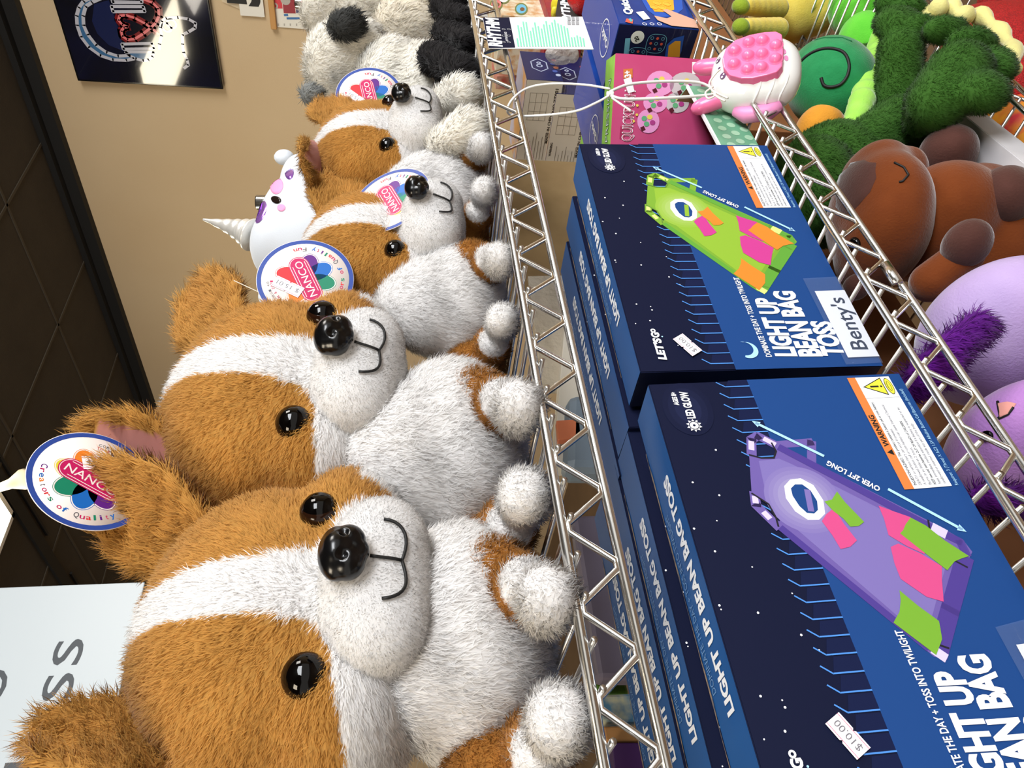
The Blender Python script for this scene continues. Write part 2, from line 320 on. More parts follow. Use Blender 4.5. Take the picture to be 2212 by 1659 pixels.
# clear pocket with a number card
a = atx(480, 5, XW-.01); b = atx(576, 42, XW-.01)
t = thing('number_card', 'clear hanging pocket with a white card numbered 5', 'sign', (XW, b.y, b.z))
g = G(); g.poly([(-.006, 0, .015), (-.006, 0-(b.y-a.y), a.z-b.z), (-.006, -.3, a.z-b.z), (-.006, -.3, .015)]); g.build('pocket', [mat('clear_sleeve', (222, 206, 176), .25, alpha=.55)], t)
g = G(); p0 = atx(518, 22, XW-.012); p1 = atx(570, 22, XW-.012)
g.box((-.009, (p0.y-b.y)-.11, (p0.z+p1.z)/2-b.z), (.003, .26, p0.z-p1.z)); g.build('card', [M_paper], t)
g = G(); P = Print(g, (-.0107, 0, 0), (0, -1, 0), (0, 0, 1), .0004)
q0 = atx(558, 15, XW-.012); P.text('5', (-(q0.y-b.y), q0.z-b.z), (-(q0.y-b.y)+.06, q0.z-b.z), .11, 0, 1, .06); g.build('numeral', [mat('ink_black', (18, 18, 18), .5)], t)
# white hanging sign
M_sign = mat('sign_white', (184, 194, 200), .35)
br = at(313, 1257, 1.55); SL = 1.0
t = thing('hanging_sign', 'white ceiling sign with thin grey letters ending in ess', 'sign', (br.x, 1.55, br.z))
g = G(); g.box((-SL/2, .006, .33), (SL, .012, .66)); g.build('panel', [M_sign], t, bevel=.002)
g = G()
for x in (-.12, -.88): g = G(); g.tube([(x, .006, .655), (x, .006, ZC-br.z)], .0015, n=6); g.build('cable', [mat('steel_wire', (150, 150, 150), .3, 1)], t)
g = G(); P = Print(g, (0, 0, 0), (1, 0, 0), (0, 0, 1), .0005)
def sg(x, y): p = at(x, y, 1.55); return (p.x-br.x, p.z-br.z)
e = sg(176, 1380); s0 = sg(148, 1640); hx = .062
P.text('less', (s0[0]-.013, e[1]-.008), (e[0]-.0, e[1]-.008), hx*1.35, 0, 1, -.004)
g.build('lettering', [mat('sign_ink', (62, 68, 74), .5)], t); g = G(); P.g = g; o1 = sg(20, 1475); P.text('for', (o1[0]-.17, o1[1]+.004), (o1[0]-.052, o1[1]+.004), hx*1.35, 0, 1, -.004); P.text('o', (o1[0]-.04, o1[1]+.004), (o1[0]+.028, o1[1]+.004), hx*1.35, 0, 1, -.004)
g.build('lettering', [mat('sign_ink', (62, 68, 74), .5)], t)
# white track lamp under the ceiling
a = atz(52, 1035, 1.27)
t = thing('track_lamp', 'cream track spotlight hanging under the dark ceiling', 'lamp', (a.x, a.y, ZC-.004))
M_lampw = mat('lamp_cream', (232, 222, 196), .4)
top = atz(-20, 1060, 1.33)-Vector((a.x, a.y, ZC-.004)); tip = Vector((0, 0, a.z-ZC+.004)); d = (tip-top).normalized()
g = G(); M = Matrix.Translation(tip) @ d.to_track_quat('Z', 'Y').to_matrix().to_4x4()
g.lathe([(0, -.10), (.014, -.10), (.018, -.05), (.026, -.03), (.037, -.004), (.037, .008), (.030, .010), (.026, -.02), (0, -.022)], 0, 32, M); g.build('shade', [M_lampw], t)
g = G(); g.tube([(top.x, top.y, 0), top, top+d*.04], .009, n=12); g.tube([(top.x+.03, top.y+.01, 0), (top.x+.03, top.y+.01, top.z*.6), tip-d*.05], .004); g.build('arm', [M_lampw], t)
# ------------------------------------------------------------------ chrome wire rack
M_chrome = mat('chrome_wire', (224, 223, 220), .2, 1, bump=(60, .08, .001))
M_chrome2 = mat('chrome_deck_wire', (200, 198, 194), .28, 1)
YF = .383; YB = .835; XL = -.30; XR = 2.06
rack = thing('wire_rack', 'chrome wire shelving rack with zigzag edges holding all the toys', 'shelving rack', (0, YF, -1.28))
O = Vector((0, YF, -1.28))
def shelf(name, zt, yf, label, dy=0):
    g = G(); rr = .0031; zb = zt-.0305
    for z in (zt, zb):
        g.tube([(XL, yf, z)-O if False else Vector((XL, yf, z))-O, Vector((XR, yf, z))-O], rr, n=12)
        g.tube([Vector((XL, YB, z))-O, Vector((XR, YB, z))-O], rr, n=12)
        for x in (XL, XR): g.tube([Vector((x, yf, z))-O, Vector((x, YB, z))-O], rr, n=12)
    e = g.build('edge_rail', [M_chrome], rack)
    if label: e['label'] = label
    g = G(); P_ = .0508; n = int((XR-XL)/P_); r2 = .0021
    for y, s in ((yf, -1), (YB, 1)):
        pts = []
        for i in range(n+1):
            x = XL+i*P_+dy
            for a, z in ((-.003, zb+.0035), (.003, zb+.0035), (P_/2-.003, zt-.0035), (P_/2+.003, zt-.0035)):
                pts.append(Vector((x+a, y+s*.0008, z))-O)
        g.tube(pts, r2, n=8)
    g.build('zigzag_wire', [M_chrome], e)
    g = G(); zw = zt-.0052
    nx = int((XR-XL)/.0254)
    for i in range(nx+1):
        x = XL+.006+i*.0254+dy; g.tube([Vector((x, yf-.0055, zw))-O, Vector((x, YB+.004, zw))-O], .0019, n=8)
    for y in (yf+.16, yf+.31): g.tube([Vector((XL, y, zw-.0045))-O, Vector((XR, y, zw-.0045))-O], .0029, n=8)
    g.build('deck', [M_chrome2], e)
ZA, ZB_, ZE = -.1012, -.3815, -.7220
shelf('s', ZA, YF, 'upper shelf edge in front of the corgis', 0.0)
shelf('s', ZB_, .365, 'middle shelf edge in front of the boxes', .011)
shelf('s', ZE, .365, None, .004); shelf('s', -1.10, .365, None)
for x, y in ((XL, .372), (XR, .372), (XL, YB), (XR, YB), (1.196, YB)):
    g = G(); zt = .232 if y == YB else -.08
    g.lathe([(0, 0), (.0127, 0), (.0127, zt+1.28-.002), (.011, zt+1.28), (0, zt+1.28)], 0, 24)
    for z in np.arange(.05, zt+1.28, .0254): g.lathe([(.0128, z), (.0122, z+.0006), (.0128, z+.0012)], 0, 24)
    g.build('post', [M_chrome], rack, (x, y-YF, 0))
p = at(1925, 592, .362)-O; g = G(); g.tube([p-Vector((.012, 0, 0)), p+Vector((.012, 0, 0))], .0044, n=12); g.build('splice_sleeve', [M_chrome], rack)
DECK = ZA-.0033; DECKB = ZB_-.0033; DECKE = ZE-.0033
# ------------------------------------------------------------------ plush corgis
BR = np.array(lin((206, 155, 80))); BRD = np.array(lin((184, 126, 58))); WH = np.array([.965, .945, .925])
M_fur = attr_mat('plush_fur'); M_short = attr_mat('short_plush', sheen=.3)
M_eye = mat('eye_black', (3, 2, 2), .05, spec=.35); M_rim = mat('eye_rim', (30, 14, 6), .12, spec=.35)
M_nose = mat('nose_black', (6, 6, 7), .22, spec=.45); M_thread = mat('thread_black', (8, 8, 8), .6); M_pink = mat('ear_pink', (206, 140, 130), .75, sheen=.4)
def headcol(P, N):
    x, y, z = P.T; ax = np.abs(x); k = ncheap(P, 120, 3)[:, 0]*.0012
    w = .0135+.0085*np.clip((.09-z)/.11, 0, 1)**1.2 + .018*np.clip((-.012-z)/.03, 0, 1)**2
    zc = -.028-.014*np.clip((ax-.03)/.07, 0, 1) - .028*np.exp(-((x-.066)/.010)**2)*(y < -.01)
    white = ((ax < w+k) & (y < .012+k)) | ((z < zc+k) & (y < .045))
    c = np.where(white[:, None], WH, BR); return c
def bodycol(P, N):
    x, y, z = P.T; k = ncheap(P, 90, 4)[:, 0]*.003
    return np.where(((y+k < .018))[:, None], WH, BR)
def legcol(P, N):
    y = P[:, 1]; return np.where((y < -.066)[:, None], WH, BRD)
allwhite = lambda P, N: np.tile(np.array([.93, .915, .90]), (len(P), 1))
allbrown = lambda P, N: np.tile(BR, (len(P), 1))
def headflow(P, N):                            # combed away from the nose
    d = P-np.array([0, -.10, -.045]); return nz(d)*.8+np.array([0, 0, -.10])
def downflow(P, N): return np.tile(np.array([0, -.15, -.6]), (len(P), 1))+nz(P*np.array([1, 1, 0]))*.25
hm = blob([((0, .0, .008), (.104, .074, .086)), ((0, .005, .035), (.088, .066, .062)), ((-.052, -.012, -.035), (.058, .060, .046)), ((.052, -.012, -.035), (.058, .060, .046)),
           ((0, -.035, -.045), (.06, .045, .045)), ((0, -.04, .0), (.045, .034, .05))], .0035, 14)
HB = BVHTree.FromPolygons([v.co for v in hm.vertices], [p.vertices for p in hm.polygons])
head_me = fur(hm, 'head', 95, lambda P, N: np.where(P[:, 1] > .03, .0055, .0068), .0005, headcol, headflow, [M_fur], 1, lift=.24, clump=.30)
mz = blob([((0, -.052, -.054), (.060, .045, .038)), ((-.022, -.070, -.058), (.034, .027, .029)), ((.022, -.070, -.058), (.034, .027, .029)), ((0, -.080, -.045), (.026, .020, .022))], .0028, 12)
MB_ = BVHTree.FromPolygons([v.co for v in mz.vertices], [p.vertices for p in mz.polygons])
def on_muzzle(x, z):
    h = MB_.ray_cast(Vector((x, -.3, z)), Vector((0, 1, 0))); return h[0] if h[0] else Vector((x, -.09, z))
muz_me = fur(mz, 'muzzle', 110, .0019, .00045, allwhite, lambda P, N: nz(P-np.array([0, -.1, -.045]))*.4, [M_short], 2, lift=.4, clump=.25, rnd=.3)
nb = blob([((0, 0, .002), (.0165, .0115, .011)), ((-.006, -.001, -.004), (.0105, .0105, .010)), ((.006, -.001, -.004), (.0105, .0105, .010)), ((0, -.002, -.008), (.008, .008, .008)), ((0, -.004, .002), (.012, .010, .009))], .0011, 8)
for v in nb.vertices:                          # nostrils
    for s in (-1, 1):
        d = (v.co-Vector((s*.0072, -.0125, -.0015))).length
        if d < .0038: v.co += Vector((0, .0034*(1-d/.0038), 0))
nb.materials.append(M_nose)
n0 = on_muzzle(0, -.036)
def eye_mesh():
    g = G(); g.lathe([(0, .0085), (.004, .0082), (.0075, .0066), (.0098, .0042), (.0112, .002)], 0, 28); g.lathe([(.0112, .002), (.0124, .0005), (.0130, -.003), (.0125, -.008), (0, -.010)], 1, 28)
    return g.mesh('eye', [M_eye, M_rim])
eye_me = eye_mesh()
gm = G(); pts = [on_muzzle(0, z)+Vector((0, -.0022, 0)) for z in np.linspace(-.052, -.070, 6)]; gm.tube(pts, .0010, n=8)
for s in (-1, 1):
    pts = []
    for i in range(11):
        a = i/10; x = s*(.0255*math.sin(a*1.5)); z = -.070-.004*math.sin(a*3.1)+.011*a**2.2
        pts.append(on_muzzle(x, z)+Vector((0, -.0022, 0)))
    gm.tube(pts, .0010, n=8)
mouth_me = gm.mesh('mouth_stitching', [M_thread])
def ear_mesh(seed=3, fold=0.0, L=.082, W=.036):
    # a cupped leaf, base at the origin, growing up +z, hollow side facing -y
    nu, nv = 18, 14; v = []; f = []
    def leaf(i, j, side):
        t = i/nu; s = (j/nv)*2-1; wd = W*math.sin(math.pi*min(1, (.22+.78*t)))**.55*(1 if t < .55 else 1) if t < .999 else .002
        wd = W*(max(0, 1-((t-.42)/.60)**2))**.5 if t > .42 else W*(.62+.38*(t/.42)); x = s*wd; z = t*L
        th = .012*(1-s*s)**.5*(1-.5*t)*(max(0, 1-t**6))**.5+.0006
        y = .011*s*s*(1-.4*t) - fold*t*t*L*.8 + (th if side else -th*.35)
        y -= .0*t; z -= fold*t*t*L*.35
        return (x, y, z)
    for side in (0, 1):
        for i in range(nu+1):
            for j in range(nv+1): v.append(leaf(i, j, side))
    K = (nu+1)*(nv+1); ix = lambda i, j, s: s*K+i*(nv+1)+j
    for i in range(nu):
        for j in range(nv):
            f.append((ix(i, j, 0), ix(i, j+1, 0), ix(i+1, j+1, 0), ix(i+1, j, 0))); f.append((ix(i, j, 1), ix(i+1, j, 1), ix(i+1, j+1, 1), ix(i, j+1, 1)))
        for j in (0, nv): a = (ix(i, j, 0), ix(i+1, j, 0), ix(i+1, j, 1), ix(i, j, 1)); f.append(a if j == 0 else a[::-1])
    for j in range(nv): f.append((ix(nu, j, 0), ix(nu, j+1, 0), ix(nu, j+1, 1), ix(nu, j, 1)))
    me = bpy.data.meshes.new('e'); me.from_pydata(v, [], f); bm = bmesh.new(); bm.from_mesh(me); bmesh.ops.remove_doubles(bm, verts=bm.verts, dist=.0002); bmesh.ops.recalc_face_normals(bm, faces=bm.faces)
    bmesh.ops.subdivide_edges(bm, edges=bm.edges, cuts=1, use_grid_fill=True, smooth=.5); bm.to_mesh(me); bm.free(); me.update()
    inner = lambda P, N: (N[:, 1] < -.35) & (np.abs(P[:, 0]) < W*.72) & (P[:, 2] < L*.8)
    col = lambda P, N: np.where(inner(P, N)[:, None], np.array(lin((206, 140, 130))), BR)
    out = fur(me, 'ear', 100, lambda P, N: .0085+.003*(P[:, 2]/L), .00055, col, lambda P, N: np.tile(np.array([0, 0, .7]), (len(P), 1)), [M_fur], seed, lift=.5, clump=.9, rnd=.3, keep=lambda P, N: ~inner(P, N))
    return out
ear_me = ear_mesh(); ear_fold = ear_mesh(5, .75, .092, .036)
tb = blob([((.006, .004, .056), (.076, .060, .058)), ((0, -.010, .085), (.058, .046, .055)), ((0, -.004, .110), (.044, .040, .04)), ((0, .02, .04), (.075, .055, .042))], .0035, 14)
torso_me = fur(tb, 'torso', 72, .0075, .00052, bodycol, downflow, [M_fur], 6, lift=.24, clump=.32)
def leg_blob(s):
    return blob([((s*.066, -.012, .038), (.030, .042, .034), (0, 0, s*.3)), ((s*.058, -.050, .024), (.021, .030, .020)), ((s*.044, -.092, .0175), (.0185, .0225, .0175))], .0032, 8)
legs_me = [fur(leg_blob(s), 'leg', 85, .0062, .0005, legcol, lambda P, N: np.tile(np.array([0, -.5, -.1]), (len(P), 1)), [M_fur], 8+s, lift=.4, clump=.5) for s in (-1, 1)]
tail_me = fur(blob(limb((0, .055, .05), .018, (.0, .085, .085), .014), .0035, 6), 'tail', 50, .008, .0006, allbrown, lambda P, N: np.tile(np.array([0, .2, .5]), (len(P), 1)), [M_fur], 12)
# hang tag
M_card = mat('tag_card', (222, 212, 206), .45, spec=.3); M_tblue = mat('tag_blue', (40, 66, 140), .45, spec=.3)
TM = [M_card, M_tblue, mat('tag_magenta', (176, 20, 84), .45, spec=.3), mat('tag_red', (196, 36, 44), .45, spec=.3), mat('tag_orange', (214, 116, 32), .45, spec=.3), mat('tag_yellow', (206, 190, 50), .45, spec=.3),
      mat('tag_green', (16, 118, 88), .45, spec=.3), mat('tag_mid_blue', (16, 92, 170), .45, spec=.3), mat('tag_purple', (84, 24, 116), .45, spec=.3), mat('ink_grey', (70, 70, 78), .5)]
def tag_disc():
    R = .041; g = G(); g.lathe([(0, -.0002), (R, -.0002), (R, .0002), (0, .0002)], 0, 64); P = Print(g, (0, 0, .0002), (1, 0, 0), (0, 1, 0), .00006)
    P.ring(0, 0, R*.90, R*.99, 1, 1, 64)
    for i, m in enumerate((8, 7, 6, 5, 4, 3)):
        a = R_([-62+0, -20, 0, 0, 0, 0][0]); th = R_([-32, -78, -125, 182, 134, 50][i]); c_ = (math.cos(th)*.0135, math.sin(th)*.0135)
        P.disc(c_[0], c_[1], .0118, 9 if 0 else m, 2, 28, .0078, th); 
        P.disc(c_[0], c_[1], .0126, 0, 1.6, 28, .0086, th); P.disc(c_[0], c_[1], .0130, m, 1.2, 28, .0090, th)
    def pill(L, w, m, k):
        pts = [(L*c+w*math.cos(t), w*math.sin(t)) for c, a in ((1, -90), (-1, 90)) for t in (R_(a+180*i/12) for i in range(13))]; P.poly(pts, m, k)
    pill(.0150, .0088, 2, 3); pill(.0150, .0080, 0, 4); pill(.0150, .0075, 2, 5)
    P.line([(-.0175, .0056), (.0150, .0056)], .0005, 0, 6); P.line([(-.0150, -.0056), (.0175, -.0056)], .0005, 0, 6); P.text('NANCO', (-.0190, -.0034), (.0190, -.0034), .0068, 0, 6, .004)
    P.arc_text('Creators of Quality Fun', 0, 0, R*.80, R_(180+12), R_(360-2), .0042, [TM.index(TM[i]) for i in (8, 2, 7, 4, 9, 2, 3, 6)], 2, True, .01)
    P.arc_text('CORGI 40', 0, 0, R*.74, R_(112), R_(72), .0022, [9], 2); P.arc_text('TM & 2021', 0, 0, R*.66, R_(114), R_(70), .0026, [2], 2)
    return g
td = tag_disc(); tagdisc_me = td.mesh('hang_tag', TM)
def sticker_mesh(txt, name='price_sticker'):
    g = G(); P = Print(g, (0, 0, 0), (1, 0, 0), (0, 1, 0), .00008)
    w_, h = .013, .0055
    P.poly([(-w_, -h), (-.0012, -h), (0, -h+.0012), (.0012, -h), (w_, -h), (w_, h), (.0012, h), (0, h-.0012), (-.0012, h), (-w_, h)], 0, 1)
    for v in (-h+.0012, h-.0012): P.line([(-w_, v), (w_, v)], .0003, 1, 2)
    P.text(txt, (-w_*.8, -.0021), (w_*.8, -.0021), .0042, 2, 2); return g.mesh(name, [mat('sticker_white', (236, 232, 236), .5), mat('sticker_rule', (200, 60, 110), .5), mat('sticker_ink', (110, 108, 114), .5)])
st15 = sticker_mesh('$ 15.01'); st10 = sticker_mesh('$10.00')
def hang_tag(parent_root, pos, rot, price=True, thread=None):
    o = link('hang_tag', tagdisc_me, parent_root, pos, rot); o['label'] = 'round hang tag with coloured petals'
    if price: link('price_sticker', st15, o, (-.012, .016, .0009), (0, 0, R_(14)))
    if thread is not None:
        g = G(); inv = (Matrix.Translation(pos) @ Euler(rot).to_matrix().to_4x4()).inverted(); g.tube([inv @ Vector(thread), Vector((-.034, .012, .0006)), Vector((-.030, .012, .0012))], .00035, n=6)
        g.build('tag_thread', [mat('nylon', (214, 205, 190), .3)], o)
    return o
def make_corgi(label):
    t = thing('corgi_plush', label, 'stuffed toy', (0, 0, 0), group='corgi plush toys in a row')
    link('torso', torso_me, t); link('leg', legs_me[0], t); link('leg', legs_me[1], t); link('tail', tail_me, t)
    h = link('head', head_me, t, (0, .0, .168))
    link('muzzle', muz_me, h); link('nose', nb, h, (0, n0.y-.006, -.036)); link('mouth_stitching', mouth_me, h)
    for s in (-1, 1):
        hit = HB.ray_cast(Vector((s*.054, -.3, -.018)), Vector((0, 1, 0)))[0]; d = Vector((s*.40, -1, .08)).normalized()
        e = link('eye', eye_me, h, hit+d*.001); e.rotation_euler = d.to_track_quat('Z', 'Y').to_euler()
    for s in (-1, 1): link('ear', ear_me, h, (s*.068, .004, .062), (R_(8), R_(s*28), R_(s*-12)))
    return t
# body (x, y, yaw), head centre in the room, head (pitch, roll, yaw), ears: (tip px, tip py, depth), hollow side, folded; size
CG = [
 dict(b=(.200, .480, -16), h=(.227, .494, .062), hr=(0, 1, 0), ears=[((46, 1612, .462), (-.45, 1, -.4), 0), ((195, 1030, .49), (1, .6, .1), 0)], s=1, label='nearest corgi plush, first in the row, sitting under the white ess sign'),
 dict(b=(.350, .480, -22), h=(.420, .498, .079), hr=(2, 8, -4), ears=[((150, 955, .50), (-.7, -.1, -.7), 0), ((385, 572, .52), (.8, .6, 0), 0)], s=1, label='second corgi plush, with the right ear of the first corgi against its cheek'),
 dict(b=(.512, .470, -26), h=(.603, .484, .008), hr=(4, 4, -2), ears=[((625, 520, .51), (-.3, 1, 0), 0), ((745, 362, .475), (.3, 1, 0), 0)], s=.77, label='third corgi plush, smaller, between the big tag and the oval half-hidden tag'),
 dict(b=(.690, .470, -24), h=(.786, .484, .012), hr=(0, 2, -6), ears=[((652, 425, .45), (0, -.35, -1), 1), ((690, 163, .49), (.3, 1, 0), 0)], s=.73, label='farthest corgi plush, smaller, its near ear flopped down, beside the shaggy dogs'),
]
proto = make_corgi(CG[0]['label']); corgis = []
for i, c in enumerate(CG):
    o = proto if i == 0 else copy_tree(proto); corgis.append(o); s_ = c['s']
    o['label'] = c['label']; o.location = (c['b'][0], c['b'][1], DECK); o.rotation_euler = (0, 0, R_(c['b'][2])); o.scale = (s_, s_, s_)
    hd = [k for k in o.children if k.name.startswith('head')][0]
    Mo = Matrix.Translation(o.location) @ Matrix.Rotation(R_(c['b'][2]), 4, 'Z') @ Matrix.Diagonal((s_, s_, s_, 1))
    hd.location = Mo.inverted() @ Vector(c['h']); hd.rotation_euler = (R_(c['hr'][0]), R_(c['hr'][1]), R_(c['hr'][2]-c['b'][2]))
    lg = [k for k in o.children if k.name.startswith('leg')][1]; lg.location = (-.026 if s_ == 1 else -.016, .004, 0)
    [k for k in o.children if k.name.startswith('torso')][0].location = (.006, 0, 0)
    if s_ < 1:
        for k in hd.children:
            if k.name.startswith(('muzzle', 'mouth')): k.scale = (1.12, 1.16, 1.14); k.location = (0, .004, .004)
            if k.name.startswith('nose'): k.location.y -= .014; k.location.z += .002
    Mh = Mo @ Matrix.Translation(hd.location) @ hd.rotation_euler.to_matrix().to_4x4()
    for e, (tp, hollow, fold) in zip([k for k in hd.children if k.name.startswith('ear')], c['ears']):
        if fold: e.location = (-.012, -.012, .080)
        inv = Mh.inverted(); z = (inv @ at(*tp))-e.location; L = z.length; z.normalize()
        y = -(inv.to_3x3() @ Vector(hollow)); y = (y-z*y.dot(z)).normalized(); x = y.cross(z)
        e.rotation_euler = Matrix((x, y, z)).transposed().to_euler(); k = min(1.3, max(.75, L/.085)); e.scale = (min(1.1, max(.95, k)), 1, k)
def tag_on(root, pos, n, roll, thread=None, st=None):    # world position, facing direction, roll
    Mw = Matrix.Translation(root.location) @ root.rotation_euler.to_matrix().to_4x4() @ Matrix.Diagonal((*root.scale, 1)); inv = Mw.inverted()
    z = Vector(n).normalized(); x = Vector((0, 0, 1)).cross(z).normalized(); y = z.cross(x); x, y = x*math.cos(roll)+y*math.sin(roll), y*math.cos(roll)-x*math.sin(roll)
    W = Matrix((x, y, z)).transposed().to_4x4(); W.translation = Vector(pos); L = inv @ W; l, r, s = L.decompose()
    o = link('hang_tag', tagdisc_me, root, l, r.to_euler()); o.scale = s; o['label'] = 'round hang tag with coloured petals'
    link('price_sticker', st15, o, (-.002, .0165, .0009), (0, 0, R_(38)))
    if thread is not None:
        g = G(); g.tube([W.inverted() @ Vector(thread), Vector((-.036, .010, .0008)), Vector((-.031, .010, .0012))], .00035, n=6); g.build('tag_thread', [mat('nylon', (214, 205, 190), .3)], o)
tag_on(corgis[0], at(198, 1037, .478), (.048, -.84, -.51), R_(-106))
tag_on(corgis[1], at(660, 603, .445), (-.30, -1, .0), R_(24), at(505, 606, .45))
tag_on(corgis[2], at(842, 432, .425), (-.1, -1, .5), R_(20))
tag_on(corgis[3], at(797, 205, .475), (-.45, -1, .1), R_(12))
# ------------------------------------------------------------------ boxed bean bag games
BW, BH = .2966, .1955
U = lambda L: [(a*1e-4, b*1e-4) for a, b in L]
M_bdark = mat('box_navy', (12, 18, 44), .55, spec=.15); M_bblue = mat('box_blue', (22, 62, 120), .5, spec=.25); M_bspine = mat('box_spine_blue', (24, 80, 140), .42, spec=.4)
M_btab = mat('box_tab_navy', (15, 24, 58), .55, spec=.15); M_bline = mat('box_line_blue', (70, 130, 205), .4); M_white = mat('print_white', (232, 234, 238), .45)
M_pale = mat('print_pale_blue', (160, 206, 238), .45); M_org = mat('print_orange', (206, 118, 58), .45); M_ink = mat('ink_black', (18, 18, 18), .5); M_yel = mat('print_yellow', (214, 206, 60), .45)
M_txt = mat('ink_small_grey', (120, 120, 126), .5); M_bside = mat('box_side_navy', (12, 20, 48), .45); M_halo = mat('box_halo', (22, 27, 56), .5); M_kraft = mat('worn_card', (150, 128, 104), .8, var=(160, (60, 70, 90), .2))
M_outl = mat('print_outline_blue', (104, 144, 190), .45)
def game_art(pal):
    """the printed front panel, laid out in metres from the lower left corner"""
    g = G(); P = Print(g, (0, -.0003, 0), (1, 0, 0), (0, 0, 1), .00007)
    (body, body2, dark, bagA, bagB, blk) = (5, 6, 7, 8, 9, 10)
    P.poly([(.0, .0), (BW, .0), (BW, .1205), (0, .1205)], 1, 1)
    for i_, (a_, b_) in enumerate(((.024, .018), (.019, .014), (.013, .0095))): P.disc(.272, .172, a_, 19+i_, .3+.12*i_, 36, b_)
    for i in range(28):
        u = .0066+i*.01052
        if u > BW-.004: continue
        P.poly([(u, .1205), (min(u+.0092, BW), .1205), (min(u+.0092, BW), .1350), (u, .1385)], 2, .8)
        P.line([(u, .1205), (u, .1388), (u+.0046, .1446)], .0009, 3, 1.4)
    for a, b in U([(1759, 1932), (1245, 1916), (1183, 1700), (686, 1726), (1286, 1454), (529, 1765), (1593, 1843), (1472, 1643), (938, 1418), (1805, 1770), (1220, 1913), (1032, 1490), (648, 1723), (717, 1838), (500, 1890), (260, 1600), (2100, 1850), (1990, 1700), (2350, 1620)]):
        P.disc(a, b, .00075 if (a*1e4) % 3 < 1.5 else .0005, 4, 1, 8)
    # the glowing toss board, drawn in perspective
    tube = lambda L, w, m, k: P.line(U(L), w, m, k)
    tube([(2366, 1170), (2376, 921), (2217, 981)], .0062, body, 2)
    P.poly(U([(2293, 1401), (2262, 1325), (2257, 1238), (2311, 1203), (2383, 1212), (2374, 1167), (1686, 349), (1560, 215), (1470, 196), (1406, 263), (849, 698), (835, 730), (846, 765), (1723, 1384), (1757, 1380), (1840, 1300), (1901, 1396), (1989, 1481)]), body, 3)
    P.poly(U([(2240, 1350), (2250, 1203), (2200, 1130), (1658, 470), (1500, 330), (980, 740), (1050, 840), (1792, 1330), (1974, 1387)]), body2, 4)
    tube([(2371, 1194), (2450, 1290), (2420, 1345), (2301, 1381)], .0068, body, 4); tube([(1988, 1462), (1900, 1480), (1732, 1386)], .0066, body, 4)
    tube([(2371, 1194), (2420, 1250)], .0040, 12, 5); tube([(2400, 1352), (2340, 1370)], .0040, 12, 5); tube([(1960, 1468), (1920, 1476)], .0040, 12, 5); tube([(1840, 1445), (1800, 1424)], .0040, 12, 5)
    tube([(870, 725), (1112, 530), (1430, 270)], .0105, dark, 5); tube([(2340, 1165), (1652, 372), (1545, 240), (1455, 245)], .0058, dark, 5); tube([(900, 780), (1720, 1370)], .0048, dark, 5)
    tube([(1652, 366), (1610, 318)], .0075, 12, 6); tube([(868, 716), (850, 735)], .0085, 12, 6)
    for L in ([(1712, 378), (1645, 400)], [(1420, 345), (1368, 285)], [(925, 735), (885, 655)], [(2383, 1212), (2311, 1203), (2257, 1238), (2262, 1325), (2293, 1401)], [(1989, 1481), (1901, 1396), (1800, 1380), (1735, 1386)]): tube(L, .0012, blk, 7)
    for i_ in range(4): P.disc(.1925, .1150, .0255-.0030*i_, (22, 23, 24, 13)[i_], 4.2+.15*i_, 40)
    P.poly(U([(2077, 1186), (2083, 1110), (2025, 1042), (1904, 1019), (1806, 1045), (1765, 1101), (1770, 1177), (1836, 1237), (1938, 1264), (2030, 1243)]), 4, 5)
    P.poly(U([(2038, 1166), (2035, 1117), (1985, 1077), (1901, 1063), (1835, 1083), (1810, 1119), (1819, 1164), (1873, 1196), (1953, 1213), (2009, 1205)]), 1, 6); tube([(1985, 1100), (1835, 1130)], .004, body2, 7)
    for L in ([(1964, 901), (1880, 880), (1727, 812), (1700, 860), (1699, 918), (1760, 940), (1819, 984), (1894, 1017), (1905, 960)], [(1737, 488), (1673, 414), (1560, 340), (1441, 236), (1430, 290), (1413, 348), (1358, 425), (1450, 490), (1629, 611), (1650, 580), (1690, 545)], [(1253, 789), (1150, 720), (1047, 636), (1000, 650), (940, 670), (853, 750), (940, 820), (1059, 916), (1120, 850), (1190, 810)]): P.poly(U(L), bagA, 9)
    for L in ([(1842, 972), (1720, 950), (1601, 914), (1560, 975), (1549, 1044), (1650, 1060), (1752, 1089), (1800, 1040)], [(1839, 664), (1790, 580), (1741, 489), (1589, 463), (1475, 518), (1540, 610), (1623, 692), (1740, 670)], [(1560, 655), (1480, 540), (1387, 446), (1300, 490), (1161, 548), (1200, 640), (1325, 748), (1430, 740), (1540, 715)]): P.poly(U(L), bagB, 8)
    for (a, b), (c, d) in (((.2251, .0885), (.2577, .1292)), ((.1956, .0541), (.1608, .0164))):
        L = math.hypot(c-a, d-b); x, y = (c-a)/L, (d-b)/L; P.line([(a, b), (c-x*.003, d-y*.003)], .0022, 14, 10); P.poly([(c, d), (c-x*.0055-y*.0028, d-y*.0055+x*.0028), (c-x*.0055+y*.0028, d-y*.0055-x*.0028)], 14, 10)
    P.text('OVER 2FT LONG', (.1975, .0590), (.2210, .0868), .0044, 4, 10, .03)
    # words
    P.text('DOMINATE THE DAY + TOSS INTO TWILIGHT', (.0115, .0880), (.1012, .0886), .0049, 4, 10, .02)
    P.text('LIGHT UP', (.0114, .0679), (.0756, .0655), .0172, 4, 10, .045); P.text('BEAN BAG', (.0107, .0473), (.0837, .0460), .0183, 4, 10, .045); P.text('TOSS', (.0102, .0285), (.0479, .0262), .0176, 4, 10, .045)
